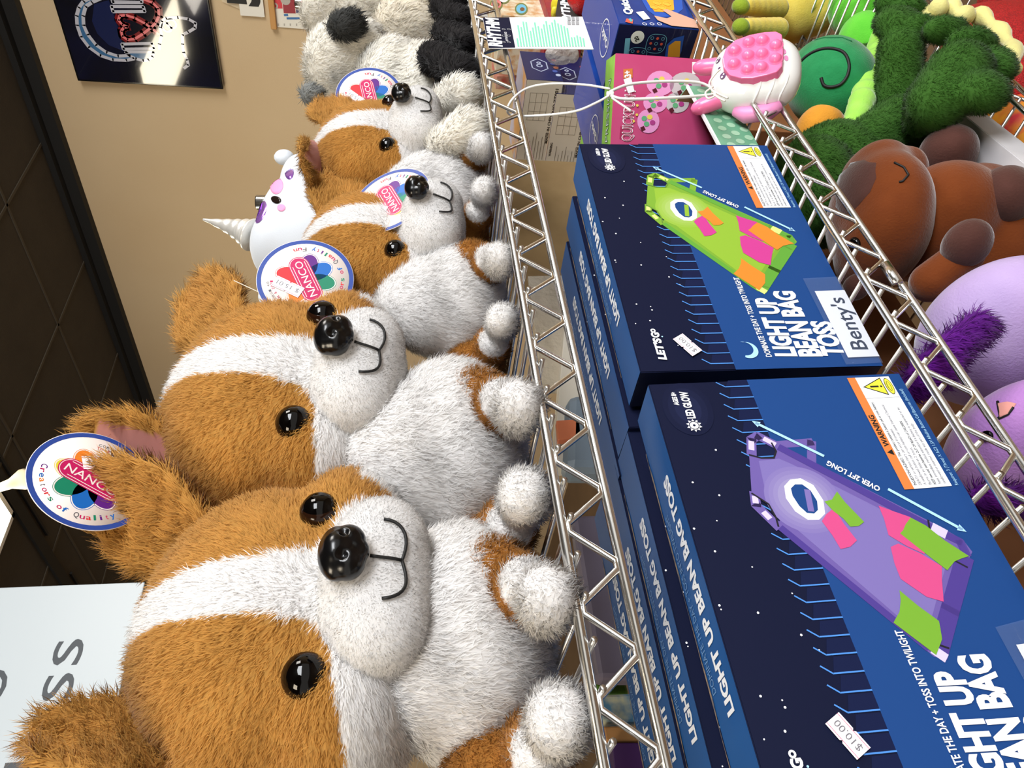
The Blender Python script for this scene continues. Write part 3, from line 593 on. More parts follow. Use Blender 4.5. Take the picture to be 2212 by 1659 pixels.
    P.text("LET'S", (.0111, .1728), (.0330, .1730), .0062, 4, 10, .05, shear=.15); P.text('G', (.0340, .1731), (.0395, .1731), .0062, 4, 10, .05); P.ring(.0415, .1768, .0009, .0021, 4, 10, 14); P.disc(.0350, .1708, .0007, 14, 10, 8)
    P.text('LED GLOW', (.2625, .1691), (.2873, .1690), .0060, 4, 10, .04); P.text('AGES 8+', (.2749, .1779), (.2871, .1778), .0036, 4, 10, .04)
    P.disc(.2563, .1717, .0031, 4, 10, 20); P.disc(.2563, .1717, .0010, 0, 11, 10)
    for i in range(10): a = 2*math.pi*i/10; c_, s_ = math.cos(a), math.sin(a); P.poly([(.2563+.0057*c_, .1717+.0057*s_), (.2563+.0037*c_-.0011*s_, .1717+.0037*s_+.0011*c_), (.2563+.0037*c_+.0011*s_, .1717+.0037*s_-.0011*c_)], 4, 10)
    mo = [(.0190+.0084*math.cos(a), .1055+.0084*math.sin(a)) for a in (R_(150+i*10) for i in range(23))]; mi = [(.0206+.0072*math.cos(a), .1078+.0072*math.sin(a)) for a in (R_(10-i*10) for i in range(21))]
    P.poly(mo+mi, 14, 10)
    # warning panel
    P.poly([(.1948, .0432), (.2938, .0432), (.2938, .0368), (.1948, .0362)], 15, 10); P.poly([(.1948, .0362), (.2938, .0368), (.2938, .0100), (.1955, .0088)], 4, 10)
    P.text('WARNING', (.2300, .0378), (.2580, .0380), .0040, 16, 11, .03); P.poly([(.2225, .0375), (.2275, .0375), (.2250, .0420)], 16, 11)
    P.poly([(.2755, .0175), (.2930, .0175), (.2843, .0345)], 16, 11); P.poly([(.2768, .0182), (.2918, .0182), (.2843, .0330)], 17, 12); P.line([(.2843, .0285), (.2843, .0225)], .0016, 16, 13); P.disc(.2843, .0202, .0009, 16, 13, 8)
    P.disc(.2843, .0136, .0080, 16, 11, 24, .0030); P.disc(.2843, .0136, .0074, 17, 12, 24, .0025); P.disc(.2843, .0138, .0048, 16, 13, 20, .0014); P.disc(.2843, .0138, .0044, 17, 14, 20, .0010); P.line([(.2735, .0366), (.2735, .0098)], .0003, 18, 11)
    T = ['INGESTION HAZARD: This product contains a button cell or coin battery.', 'DEATH or serious injury can occur if ingested.', 'A swallowed button cell or coin battery can cause Internal Chemical', 'Burns in as little as 2 hours.', 'KEEP new and used batteries OUT OF REACH of CHILDREN', 'Seek immediate medical attention if a battery is suspected to be', 'swallowed or inserted inside any part of the body.']
    for i, s in enumerate(T): L_ = .0745*len(s)/72; P.text(s, (.1975, .0330-i*.0035), (.1975+L_, .0330-i*.0035), .0021, 16 if i in (0, 4) else 18, 11, .02)
    P.text('Requires: 3 (Three) X AG3 1.5V Alkaline Button Cell Batteries (Included)', (.1959, .0038), (.2810, .0050), .0026, 14, 10, .0)
    mats = [M_bdark, M_bblue, M_btab, M_bline, M_white] + [mat(n, c, .42, coat=.1) for n, c in pal] + [M_halo, mat(pal[0][0]+'_light', pal[6][1], .4) if False else pal_light(pal), pal_glow(pal), M_pale, M_org, M_ink, M_yel, M_txt] + [mat('glow_navy_%s' % n, c, .55, spec=.15) for n, c in (('outer', (14, 20, 47)), ('mid', (18, 24, 52)), ('inner', (24, 30, 60)))] + [mat('%s_glow_%d' % (pal[0][0], q), tuple(int(v*(1-.22*q)+(min(255, v*.7+62))*.22*q) for v in pal[1][1]), .42) for q in (1, 2, 3)]
    return g.mesh('printed_front', mats)
def pal_light(p): return mat(p[0][0]+'_joint', p[-1][1], .4)
def pal_glow(p): return mat(p[0][0]+'_glow', tuple(min(255, int(v*.7+62)) for v in p[1][1]), .4)
PURP = [('board_purple', (98, 82, 150)), ('board_lilac', (114, 102, 164)), ('board_violet', (68, 52, 130)), ('bag_green', (108, 158, 46)), ('bag_pink', (196, 70, 126)), ('cord_black', (24, 24, 34))]
GREEN = [('board_green', (112, 156, 46)), ('board_lime', (132, 170, 50)), ('board_moss', (88, 150, 52)), ('bag_orange', (212, 126, 42)), ('bag_magenta', (188, 56, 134)), ('cord_olive', (90, 130, 50))]
PURP.append(('x', (196, 186, 226))); GREEN.append(('x', (196, 218, 120)))
def game_art_(pal):
    global pal_light
    return game_art(pal[:6]+[]) 
def pal_light(p): return mat(p[0][0]+'_joint', (196, 186, 226) if 'purple' in p[0][0] else (198, 220, 124), .4)
art_purple = game_art(PURP[:6]); art_green = game_art(GREEN[:6])
BD = .043
def spine_art():
    g = G(); P = Print(g, (0, 0, BH+.0003), (1, 0, 0), (0, 1, 0), .0001)
    P.text('LIGHT UP BEAN BAG TOSS', (.0690, .0120), (.2262, .0122), .0118, 0, 1, .045)
    P.text('DOMINATE THE DAY + TOSS INTO TWILIGHT', (.0860, .0318), (.2070, .0318), .0070, 1, 1, .0)
    return g.mesh('printed_spine', [M_white, M_outl, M_bspine])
spine_me = spine_art()
def carton():                                  # folded card box with a separate lid lip and slightly bulged faces
    g = G(); x, y, z = BW, BD, BH; V = [(0, 0, 0), (x, 0, 0), (x, y, 0), (0, y, 0), (0, 0, z), (x, 0, z), (x, y, z), (0, y, z)]
    g.add(V, [(0, 1, 5, 4)], 0); g.add(V, [(4, 5, 6, 7)], 1); g.add(V, [(3, 2, 1, 0), (2, 3, 7, 6)], 0); g.add(V, [(0, 4, 7, 3), (1, 2, 6, 5)], 2)
    me = g.mesh('carton', [M_bdark, M_bspine, M_bside]); bm = bmesh.new(); bm.from_mesh(me); bmesh.ops.remove_doubles(bm, verts=bm.verts, dist=1e-5)
    bmesh.ops.bevel(bm, geom=bm.edges[:], offset=.0007, segments=2, affect='EDGES'); bm.to_mesh(me); bm.free(); return me
carton_me = carton()
tape_g = G(); tape_g.box((BW*.34, BD*.86, BH+.0004), (.006, .012, .0003)); rs = random.Random(4)
pts = [(.03+i*.009, BD-.0005-rs.random()*.0022) for i in range(27)]; wg = G(); Pw = Print(wg, (0, 0, BH+.0005), (1, 0, 0), (0, 1, 0), .0001); Pw.poly(pts+[(pts[-1][0], BD), (pts[0][0], BD)], 0, 1); worn_me = wg.mesh('worn_edge', [M_kraft])
def game_box(label, P0, yaw, lean, art, w=1, spine=True, group='boxed bean bag games on the middle shelf'):
    t = thing('game_box', label, 'boxed game', P0, (-lean, 0, yaw), group)
    link('carton', carton_me, t); link('printed_front', art, t) if art else None
    if spine: link('printed_spine', spine_me, t)
    link('worn_edge', worn_me, t)
    return t
zb = DECKB+.0022
b1 = game_box('upright blue game box with a green toss board and the name label on it', (.3790, .3959, zb), -.0537, .0436, art_green)
b2 = game_box('upright blue game box with a purple toss board, nearest to the viewer', (.0649, .3925, zb), -.0211, .0598, art_purple)
M_tape = mat('clear_tape', (120, 140, 180), .08, alpha=.18)
# the shop label, price stickers and tape on the two front boxes
g = G(); P = Print(g, (0, -.0016, 0), (1, 0, 0), (0, 0, 1), .00008); P.poly([(.0088, -.0002), (.0835, -.0002), (.0826, .0270), (.0082, .0265)], 0, 1); P.text("Benty's", (.0160, .0062), (.0745, .0050), .0140, 1, 2, .012)
P.poly([(.002, -.0002), (.100, -.0002), (.098, .0320), (.001, .031)], 2, 3); g.build('name_label', [M_white, M_ink, M_tape], b1)['label'] = 'white label with black lettering under clear tape'
g = G(); P = Print(g, (0, -.0016, 0), (1, 0, 0), (0, 0, 1), .00008); P.poly([(.0120, -.0002), (.0880, .0002), (.0870, .0250), (.0110, .0250)], 0, 1); P.poly([(.004, -.0002), (.103, -.0002), (.098, .0320), (.003, .031)], 1, 3); g.build('name_label', [M_white, M_tape], b2)['label'] = 'white paper label at the foot of the box'
so = link('price_sticker', st10, b1, (.0252, -.0018, .1530), None); so.rotation_euler = (R_(90), 0, 0); so.rotation_euler = (Matrix.Rotation(R_(90), 3, 'X') @ Matrix.Rotation(R_(32), 3, 'Z')).to_euler(); so.scale = (.82, 1.0, 1)
so = link('price_sticker', st10, b2, (.0475, -.0018, .1443), None); so.rotation_euler = (Matrix.Rotation(R_(90), 3, 'X') @ Matrix.Rotation(R_(28), 3, 'Z')).to_euler(); so.scale = (.82, 1.0, 1)
game_box('blue game box standing second, directly behind the green board box', (.3655, .4475, zb), -.045, .030, art_green)
game_box('blue game box standing last, at the back of the right-hand file', (.352, .4945, zb), -.040, .024, art_green)
game_box('dark blue game box second in the left file, behind the purple board box', (.0700, .4610, zb), -.030, .034, art_purple)
game_box('dark blue game box standing third in the left file', (.0720, .5075, zb), -.028, .026, art_purple)
game_box('dark blue game box standing last in the left file', (.0740, .5535, zb), -.026, .020, art_purple)
# ------------------------------------------------------------------ helpers for goods placed in the rack
def rayd(x, y): return Vector(FW*FOC + RT*(829.5-y) + UP*(1106-x))
def onplane(x, y, O, n):
    r = rayd(x, y); n = Vector(n); return r*(Vector(O).dot(n)/r.dot(n))
class Face(Print):                             # a printed face in world space, with a pixel look-up for laying out its design
    def __init__(s, g, O, ex, ey, base, step=.00015):
        super().__init__(g, O, ex, ey, step); s.W = s.O.copy(); s.O = s.O-Vector(base)
    def at(s, x, y): p = onplane(x, y, s.W, s.n)-s.W; return (p.dot(s.ex), p.dot(s.ey))
    def px(s, pts, m, k=None): s.poly([s.at(*p) for p in pts], m, k)
    def pline(s, pts, w, m, k=None): s.line([s.at(*p) for p in pts], w, m, k)
    def ptext(s, body, a, b, h, m, k=None, bold=0.0): s.text(body, s.at(*a), s.at(*b), h, m, k, bold)
def carton_at(name, label, cat, P0, ex, W, D, H, mats, group=None, idx=(0, 0, 0), bevel=.0008, part='carton'):
    """card box: P0 lower front-left corner, ex along the front (to the right); mats front, side, top"""
    ex = Vector(ex).normalized(); ey = Vector((-ex.y, ex.x, 0)); t = thing(name, label, cat, P0, (0, 0, 0), group); g = G()
    V = [ex*a*W+ey*b*D+Vector((0, 0, c*H)) for a, b, c in ((0, 0, 0), (1, 0, 0), (1, 1, 0), (0, 1, 0), (0, 0, 1), (1, 0, 1), (1, 1, 1), (0, 1, 1))]
    g.add(V, [(0, 1, 5, 4), (2, 3, 7, 6)], idx[0]); g.add(V, [(0, 4, 7, 3), (1, 2, 6, 5)], idx[1]); g.add(V, [(4, 5, 6, 7), (3, 2, 1, 0)], idx[2])
    me = g.mesh(part, mats); bm = bmesh.new(); bm.from_mesh(me); bmesh.ops.remove_doubles(bm, verts=bm.verts, dist=1e-5)
    bmesh.ops.bevel(bm, geom=bm.edges[:], offset=bevel, segments=2, affect='EDGES'); bm.to_mesh(me); bm.free(); link(part, me, t); return t, ex, ey
def soft(name, me, mats, parent, subs=None):
    for m in mats: me.materials.append(m)
    return link(name, me, parent)
def plush_mat(name, c, c2=None, sheen=.5, s=40): return mat(name, c, .85, sheen=sheen, spec=.1, bump=(420, .5, .0012), var=(s, c2 or tuple(int(v*.9) for v in c), .28))
def rel(L, b): b = Vector(b); return [(Vector(q[0])-b, *q[1:]) for q in L]
def pe(x, y, Y, rx, ry, rd=None, rot=(0, 0, 0)):   # ellipsoid seen at pixel (x, y): half sizes in pixels: down, across; depth in metres
    P = at(x, y, Y); k = pr(P, 1); return (P, (ry*k, rd or (rx+ry)/2*k, rx*k), (rot[0], rot[1], rot[2]))
def plimb(a, b, n=7):                          # (x, y, Y, radius px)
    Pa, Pb = at(*a[:3]), at(*b[:3]); return limb(Pa, pr(Pa, a[3]), Pb, pr(Pb, b[3]), n)
def bvh(me): return BVHTree.FromPolygons([v.co for v in me.vertices], [p.vertices for p in me.polygons])
def stitch(name, bv, base, pts, r, m, parent, off=.0006, sub=5):     # thread lying on a skin along a pixel path
    out = []; b = Vector(base)
    for (x0, y0), (x1, y1) in zip(pts, pts[1:]):
        for i in range(sub): 
            t = i/sub; d = rayd(x0+(x1-x0)*t, y0+(y1-y0)*t).normalized(); h = bv.ray_cast(-b, d)
            if h[0]: out.append(h[0]+h[1]*off)
    if len(out) > 2: g = G(); g.tube(out, r, n=8); return g.build(name, [m], parent)
def patch(name, bv, base, pts, m, parent, off=.0012, rad=None):       # a sewn patch following a skin, outline in pixels
    b = Vector(base); n = 26; cx = sum(p[0] for p in pts)/len(pts); cy = sum(p[1] for p in pts)/len(pts); V = []; F = []
    rings = 7; ok = True
    for j in range(rings+1):
        for i in range(len(pts)):
            t = j/rings; x = cx+(pts[i][0]-cx)*t; y = cy+(pts[i][1]-cy)*t; d = rayd(x, y).normalized(); h = bv.ray_cast(-b, d)
            if h[0] is None: h = (V[-1], Vector((0, 0, 0))) if V else (Vector(d), Vector((0, 0, 0)))
            V.append(h[0]+(h[1] or Vector((0, 0, 0)))*off*(1-.8*(t > .99)))
    K = len(pts)
    for j in range(rings):
        for i in range(K): F.append((j*K+i, j*K+(i+1) % K, (j+1)*K+(i+1) % K, (j+1)*K+i))
    g = G(); g.add(V, F, 0, True); return g.build(name, [m], parent)
def oval(cx, cy, rx, ry, rot=0, n=20): c, s = math.cos(rot), math.sin(rot); return [(cx+rx*math.cos(t)*c-ry*math.sin(t)*s, cy+rx*math.cos(t)*s+ry*math.sin(t)*c) for t in (2*math.pi*i/n for i in range(n))]
# ------------------------------------------------------------------ unicorn plush behind the corgis
M_wplush = mat('white_velour', (196, 202, 210), .7, sheen=.3, bump=(500, .2, .0008)); M_irid = mat('silver_foil', (232, 230, 224), .32, .6, bump=(34, .5, .004))
M_purp_foil = mat('purple_foil', (134, 84, 196), .2, .7, var=(30, (196, 140, 222), .2)); M_blush = mat('blush_pink', (228, 146, 186), .7)
B = Vector((.97, .70, DECK)); t = thing('unicorn_plush', 'white unicorn plush with a silver horn behind the corgis, by the rack post', 'stuffed toy', B)
me = blob(rel([pe(702, 505, .70, 140, 150, .10), pe(820, 500, .70, 150, 150, .10), pe(604, 535, .70, 62, 66, .06)], B), .005, 14); soft('body', me, [M_wplush], t); bv = bvh(me)
soft('snout', blob(rel([pe(652, 405, .66, 46, 62, .05)], B), .004, 8), [M_wplush], t)
hb = at(545, 508, .70)-B; ht = at(438, 474, .70)-B; k = pr(hb+B, 1); ax = (ht-hb)
g = G(); pts = []; rad = []
for i in range(60):
    u = i/59; p = hb+ax*u+Vector((0, 0, -.006*math.sin(u*3.1))); pts.append(p); rad.append(k*(34*(1-u)**1.05+2.0)*(1+.05*math.sin(u*34)))
g.tube(pts, rad, n=28); g.build('horn', [M_irid], t)
patch('eye', bv, B, oval(597, 432, 11, 8, .3), mat('eye_dark', (28, 18, 14), .2), t, .002); patch('cheek_spot', bv, B, oval(608, 449, 9, 8), M_blush, t, .0015)
patch('foil_spot', bv, B, oval(562, 458, 12, 26, .35), M_purp_foil, t, .002); patch('nose_patch', bv, B, oval(598, 402, 14, 18, .2), M_blush, t, .002)
soft('ear', blob(rel([pe(614, 340, .69, 22, 20, .012)], B), .003, 4), [M_wplush], t); soft('ear', blob(rel([pe(580, 640, .69, 22, 26, .012)], B), .003, 4), [M_wplush], t)
patch('mane', bv, B, oval(625, 372, 10, 16), M_purp_foil, t, .002)
# ------------------------------------------------------------------ shaggy dogs further along the upper shelf
CRE = np.array(lin((252, 248, 238))); GRY = np.array(lin((150, 152, 150))); BLK = np.array(lin((38, 36, 38)))
def shag(name, parts, B, colf, parent, L=.009, dens=26, seed=31, w=.0010, flow=None, vox=.006):
    me = blob(rel(parts, B), vox, 8); f = flow or (lambda P, N: np.tile(np.array([0, -.3, -.7]), (len(P), 1)))
    return link(name, fur(me, name, dens, L, w, colf, f, [M_fur], seed, lift=.22, clump=.5, rnd=.25), parent)
flat = lambda c: (lambda P, N: np.tile(c, (len(P), 1)))
def dog(label, dy, B, parts):
    t = thing('shaggy_dog_plush', label, 'stuffed toy', B, group='shaggy dog plush toys'); return t
Yd = .53
B = Vector((1.02, Yd, DECK)); t = dog('shaggy cream and grey dog plush with black forelegs, next to the farthest corgi', 0, B, None)
shag('torso', [pe(930, 210, Yd, 110, 120, .07), pe(850, 190, Yd, 80, 110, .065)], B, flat(CRE), t, .010, 34)
def dgrey(P, N): k = ncheap(P, 70, 2)[:, 0]*.012; s = ncheap(P, 260, 8)[:, 0]; a = (P[:, 0]+k < -.006) & (s > -.2); return np.where(a[:, None], GRY*(.75+.3*s[:, None]), CRE)
shag('head', [pe(735, 140, Yd, 75, 72, .06), pe(790, 120, Yd-.02, 48, 50, .05)], B, dgrey, t, .010, 36, 33)
shag('ear', [pe(672, 205, Yd-.015, 28, 26, .014)], B, flat(GRY*1.1), t, .010, 40, 34); shag('ear', [pe(752, 52, Yd-.075, 36, 30, .02), pe(735, 60, Yd-.06, 34, 20, .02)], B, flat(GRY*.25), t, .011, 40, 35)
shag('foreleg', [*plimb((935, 125, .455, 34), (1005, 160, .41, 36))], B, flat(BLK), t, .008, 40, 36)
shag('hind_leg', [*plimb((965, 230, .45, 40), (1000, 205, .425, 46))], B, flat(CRE), t, .009, 40, 37); shag('hind_leg', [*plimb((960, 320, .43, 42), (1012, 285, .405, 50))], B, flat(CRE), t, .009, 40, 38)
B = Vector((1.30, Yd+.01, DECK)); t = dog('shaggy cream dog plush with a dark ear, second from the farthest corgi', 0, B, None)
shag('torso', [pe(900, 70, Yd, 90, 70, .07)], B, flat(CRE*np.array([1, .96, .9])), t, .011, 30, 41); shag('head', [pe(740, 28, Yd+.03, 88, 42, .06), pe(800, 18, Yd, 50, 30, .05)], B, flat(CRE), t, .011, 30, 42)
shag('foreleg', [*plimb((955, 70, .45, 26), (1015, 92, .42, 28))], B, flat(BLK), t, .008, 40, 43); shag('foreleg', [*plimb((950, 20, .45, 24), (1005, 45, .42, 26))], B, flat(BLK), t, .008, 40, 44)
B = Vector((1.62, Yd+.02, DECK)); t = dog('shaggy cream and black dog plush at the far end, cut by the picture edge', 0, B, None)
shag('torso', [pe(880, -45, Yd, 90, 60, .07)], B, flat(CRE), t, .011, 26, 51); shag('head', [pe(745, -40, Yd+.02, 70, 45, .055)], B, flat(CRE), t, .011, 26, 52); shag('foreleg', [*plimb((940, -20, .46, 24), (995, 0, .42, 24))], B, flat(BLK), t, .008, 40, 53)
B = at(665, 30, .66); B.z = DECK; t = thing('pink_plush', 'small pink plush edge showing between the wall chart and the shaggy dogs', 'stuffed toy', B)
soft('body', blob(rel([pe(720, 20, .66, 70, 42, .04), (B+Vector((0, 0, .03)), (.05, .04, .03))], B), .005, 6), [plush_mat('pink_velour', (226, 110, 130))], t)
# ------------------------------------------------------------------ pop game shaped like a bunny, hung on a cable tie
M_gl = mat('glossy_white_plastic', (236, 238, 236), .12, coat=.6); M_gp = mat('pink_plastic', (232, 110, 158), .35, coat=.2); M_lil = mat('lilac_plastic', (222, 140, 186), .4)
O = at(1632, 165, .352); camd = (-O).normalized(); zl = (camd*.80+Vector(RT)*.58+Vector((0, 0, .05))).normalized(); yl = Vector((0, 0, 1)); yl = (yl+Vector(RT)*.20); yl = (yl-zl*yl.dot(zl)).normalized(); xl = yl.cross(zl)
t = thing('pop_game_toy', 'white and pink bunny-shaped pop game hanging from a white cable tie', 'toy', O); t.rotation_euler = Matrix((xl, yl, zl)).transposed().to_euler(); k = pr(O, 1)
def sup(hx, hy, hz, e=2.6, e2=2.2, nu=64, nv=36):
    V = []; F = []
    sg_ = lambda c, p: math.copysign(abs(c)**(2/p), c)
    for j in range(nv+1):
        b = -math.pi/2+math.pi*j/nv
        for i in range(nu): a = 2*math.pi*i/nu; V.append((hx*sg_(math.cos(b), e2)*sg_(math.cos(a), e), hy*sg_(math.cos(b), e2)*sg_(math.sin(a), e), hz*sg_(math.sin(b), e2)))
    for j in range(nv):
        for i in range(nu): F.append((j*nu+i, j*nu+(i+1) % nu, (j+1)*nu+(i+1) % nu, (j+1)*nu+i))
    return V, F
HX, HY, HZ = 84*k, 94*k, 62*k
V, F = sup(HX, HY, HZ); V2 = []
for x, y, z in V:                              # pressed ribs round the lower cheeks
    r = 1.0
    if abs(x) > HX*.55 and z > -HZ*.75:
        for c in (-.30, -.02, .26):
            if abs(y/HY+c*1.0+.28) < .045: r = .982
    V2.append((x*r, y*r, z*r))
g = G(); g.add(V2, F, 0, True); g.build('shell', [M_gl], t)
g = G(); g.tube([(x*1.004, y, z*1.004) for x, y, z in [(HX*.62*s, 0, 0) for s in (1,)]*2], .0001) if False else None
for c in (-.62, -.34, -.06):
    g = G(); pts = []
    for s in np.linspace(-1, 1, 25):
        b = s*.95; y = HY*(c+.10*math.cos(s*3.14)); q = (1-abs(y/HY)**2.4)**(1/2.4); pts.append((-HX*q*abs(math.cos(b))**.85*1.0, y, HZ*q*math.copysign(abs(math.sin(b))**.9, math.sin(b))*.96))
    g.tube(pts, .0012, n=8); g.build('rib', [M_gl], t)
zp = HZ*1.0; pad = [(HX*a, HY*b) for a, b in [(-.60, -.50), (-.66, -.30), (-.70, 0), (-.66, .25), (-.52, .50), (-.25, .64), (.05, .68), (.35, .62), (.58, .42), (.68, .1), (.70, -.22), (.66, -.46), (.54, -.58), (.0, -.62), (-.45, -.60)]]
pad = [p for p in pad]; g = G(); n = len(pad)
g.add([(x, y, zp+.0004) for x, y in pad]+[(x*1.03, y*1.03, HZ*.70) for x, y in pad], [tuple(range(n))]+[(i, n+i, n+(i+1) % n, (i+1) % n) for i in range(n)], 0); g.build('button_pad', [M_gp], t, bevel=.0012)
R0 = HX*.16
for row, xs in ((.42, (-.20, .22)), (.11, (-.42, 0, .42)), (-.20, (-.20, .22)), (-.44, (-.01,))) if False else ((.42, (-.20, .22)), (.12, (-.42, 0, .42)), (-.17, (-.42, 0, .42)), (-.46, (-.22, .20))):
    for x in xs:
        g = G(); g.lathe([(R0*1.12, 0), (R0*1.02, R0*.10), (R0*.96, R0*.12), (R0*.9, R0*.35), (R0*.62, R0*.72), (R0*.3, R0*.9), (0, R0*.95)], 0, 28, Matrix.Translation((x*HX, row*HY+.0, zp+.0004))); g.build('bubble', [M_gp], t)
M_peye = mat('print_plum', (84, 48, 90), .4)
Mt = Matrix.Translation(O) @ t.rotation_euler.to_matrix().to_4x4(); Ml = Mt.inverted(); bvs = BVHTree.FromPolygons([Vector(v) for v in V2], F)
def onshell(x, y):
    h = bvs.ray_cast(Ml @ Vector((0, 0, 0)), (Ml.to_3x3() @ rayd(x, y)).normalized()); return h[0], h[1]
def spot(name, x, y, r, mats_, draw, r2=None):
    h, n = onshell(x, y)
    if h is None: return
    ex = Vector((1, 0, 0)); ex = (ex-n*ex.dot(n)).normalized(); g = G(); P = Print(g, h+n*.0003, ex, n.cross(ex)); draw(P); g.build(name, mats_, t)
for x, y in ((1552, 131), (1562, 164)): spot('eye', x, y, 1, [M_peye, M_gl], lambda P: (P.disc(0, 0, .0036, 0, 2), P.disc(-.001, .001, .0013, 1, 4), P.disc(.0012, -.0012, .0010, 1, 4)))
spot('mouth', 1554, 148, 1, [M_peye], lambda P: (P.disc(0, 0, .0015, 0, 2), P.line([(0, 0), (0, -.0035)], .0005, 0, 2)))
for x, y in ((1686, 98), (1693, 112), (1698, 126)): spot('button', x, y, 1, [M_lil], lambda P: P.disc(0, 0, .0033, 0, 2, 20, .0024))
for sx in (-.62, .50):
    g = G(); b = Vector((sx*HX, HY*.80, 0)); d = Vector((sx*.35-.12, 1, 0)).normalized(); pts = [b+d*(.034*u-.004) for u in np.linspace(0, 1, 14)]; g.tube(pts, [.0088*(1-max(0, (u-.55)/.47)**2.2)**.5+.0002 for u in np.linspace(0, 1, 14)], n=20)
    e = g.build('ear', [M_gp], t)
g = G(); g.tube([(-HX*.95, -HY*.55, -HZ*.1), (-HX*1.12, -HY*.30, -HZ*.1), (-HX*1.12, HY*.20, -HZ*.1), (-HX*.95, HY*.42, -HZ*.1)], [.006, .009, .009, .006], n=16); g.build('side_foot', [M_lil], t)
toy = t
M_tie = mat('white_nylon', (226, 226, 222), .3)
B = at(1318, 202, .352); t = thing('cable_tie', 'white cable tie looped round the upper shelf edge', 'cable tie', B)
def strap(pts, name='strap', w=.0012, th=.0006):
    g = G(); g.tube([at(*p)-B for p in pts], w, n=8); g.build(name, [M_tie], t)
def smoothp(L, n=5):
    out = []; L = [L[0]]+L+[L[-1]]
    for i in range(1, len(L)-2):
        p0, p1, p2, p3 = [np.array(q, float) for q in L[i-1:i+3]]
        for j in range(n): u = j/n; out.append(tuple(.5*((2*p1)+(-p0+p2)*u+(2*p0-5*p1+4*p2-p3)*u*u+(-p0+3*p1-3*p2+p3)*u**3)))
    return out+[tuple(L[-2])]
strap(smoothp([(1318, 192, .352), (1262, 183, .356), (1190, 181, .366), (1140, 190, .374), (1108, 213, .379), (1096, 238, .388), (1108, 249, .394), (1160, 250, .382), (1240, 241, .366), (1290, 221, .356), (1316, 206, .352)]), 'upper_loop')
strap(smoothp([(1318, 198, .351), (1360, 182, .349), (1430, 176, .348), (1500, 177, .348), (1530, 186, .350), (1542, 200, .352), (1525, 206, .350), (1430, 212, .348), (1350, 214, .349), (1320, 207, .351)]), 'lower_loop', .0015)
g = G(); g.box((0, 0, 0), (.0055, .004, .0075), 0, Euler((0, .2, .5)).to_matrix()); g.build('head_block', [M_tie], t, bevel=.0008)
strap([(1322, 212, .351), (1362, 239, .345)], 'tail', .0011)
M_cord = mat('cord_white', (224, 220, 206), .8)
g = G()
for L in ([(1540, 196, .352), (1532, 180, .350), (1545, 160, .346), (1556, 150, .340)], [(1540, 196, .352), (1556, 205, .346), (1572, 212, .342)], [(1538, 200, .350), (1552, 211, .345), (1566, 218, .342)], [(1540, 188, .348), (1524, 200, .349), (1530, 213, .350), (1545, 205, .348), (1536, 192, .346)]):
    g.tube([Ml @ at(*p) for p in smoothp(L)], .0010, n=8)
g.build('cord', [M_cord], toy)
# ------------------------------------------------------------------ rhythm game card hung on the shelf edge
O = at(1056, 104, .3755); e1 = (at(1043, 38, .3755)-O); e2 = at(1282, 106, .3755)-O
t = thing('rhythm_card', 'white and navy song card hung on the upper shelf edge, green lines of print', 'hanging card', O)
g = G(); q = [O, at(1282, 106, .3755), at(1258, 36, .3755), at(1043, 38, .3755)]; q = [p-O for p in q]; n_ = Vector((0, .0008, 0))
g.add(q+[p+n_ for p in q], [(0, 1, 2, 3), (7, 6, 5, 4), (0, 4, 5, 1), (1, 5, 6, 2), (2, 6, 7, 3), (3, 7, 4, 0)], 0); g.build('card', [M_white], t)
g = G(); P = Face(g, O, (1, 0, 0), (0, 0, 1), O); P.O = Vector((0, -.0001, 0))
P.px([(1056, 104), (1113, 103), (1100, 38), (1043, 38)], 1, 1); P.ptext('RHYTHM', (1084, 102), (1075, 41), .0150, 2, 3, .05); P.ptext('RHYTHM ROUNDS', (1098, 90), (1094, 70), .003, 2, 3)
for i, l in enumerate([18, 46, 42, 54, 53, 34, 41, 52, 44, 39, 48, 55, 47, 52, 58, 50, 47, 44, 40, 20, 20, 24, 21, 18]):
    x = 1118+i*6.2; P.px([(x, 101), (x+3.6, 101), (x+3.6-l*.16, 101-l), (x-l*.16, 101-l)], 3, 2)
for a in range(3):
    for b in range(2): c = [(1226+a*9, 54-b*9), (1233+a*9, 54-b*9), (1232+a*9, 46-b*9), (1225+a*9, 46-b*9)]; P.px(c, 4, 2)
for a in range(2):
    for b in range(3): u_, v_ = P.at(1088+a*11, 92-b*14); P.ring(u_, v_, .0016, .0022, 4, 3, 12)
g.build('print', [M_white, M_bdark, M_white, mat('print_mint', (120, 200, 170), .5), mat('print_greyline', (150, 152, 156), .5)], t)
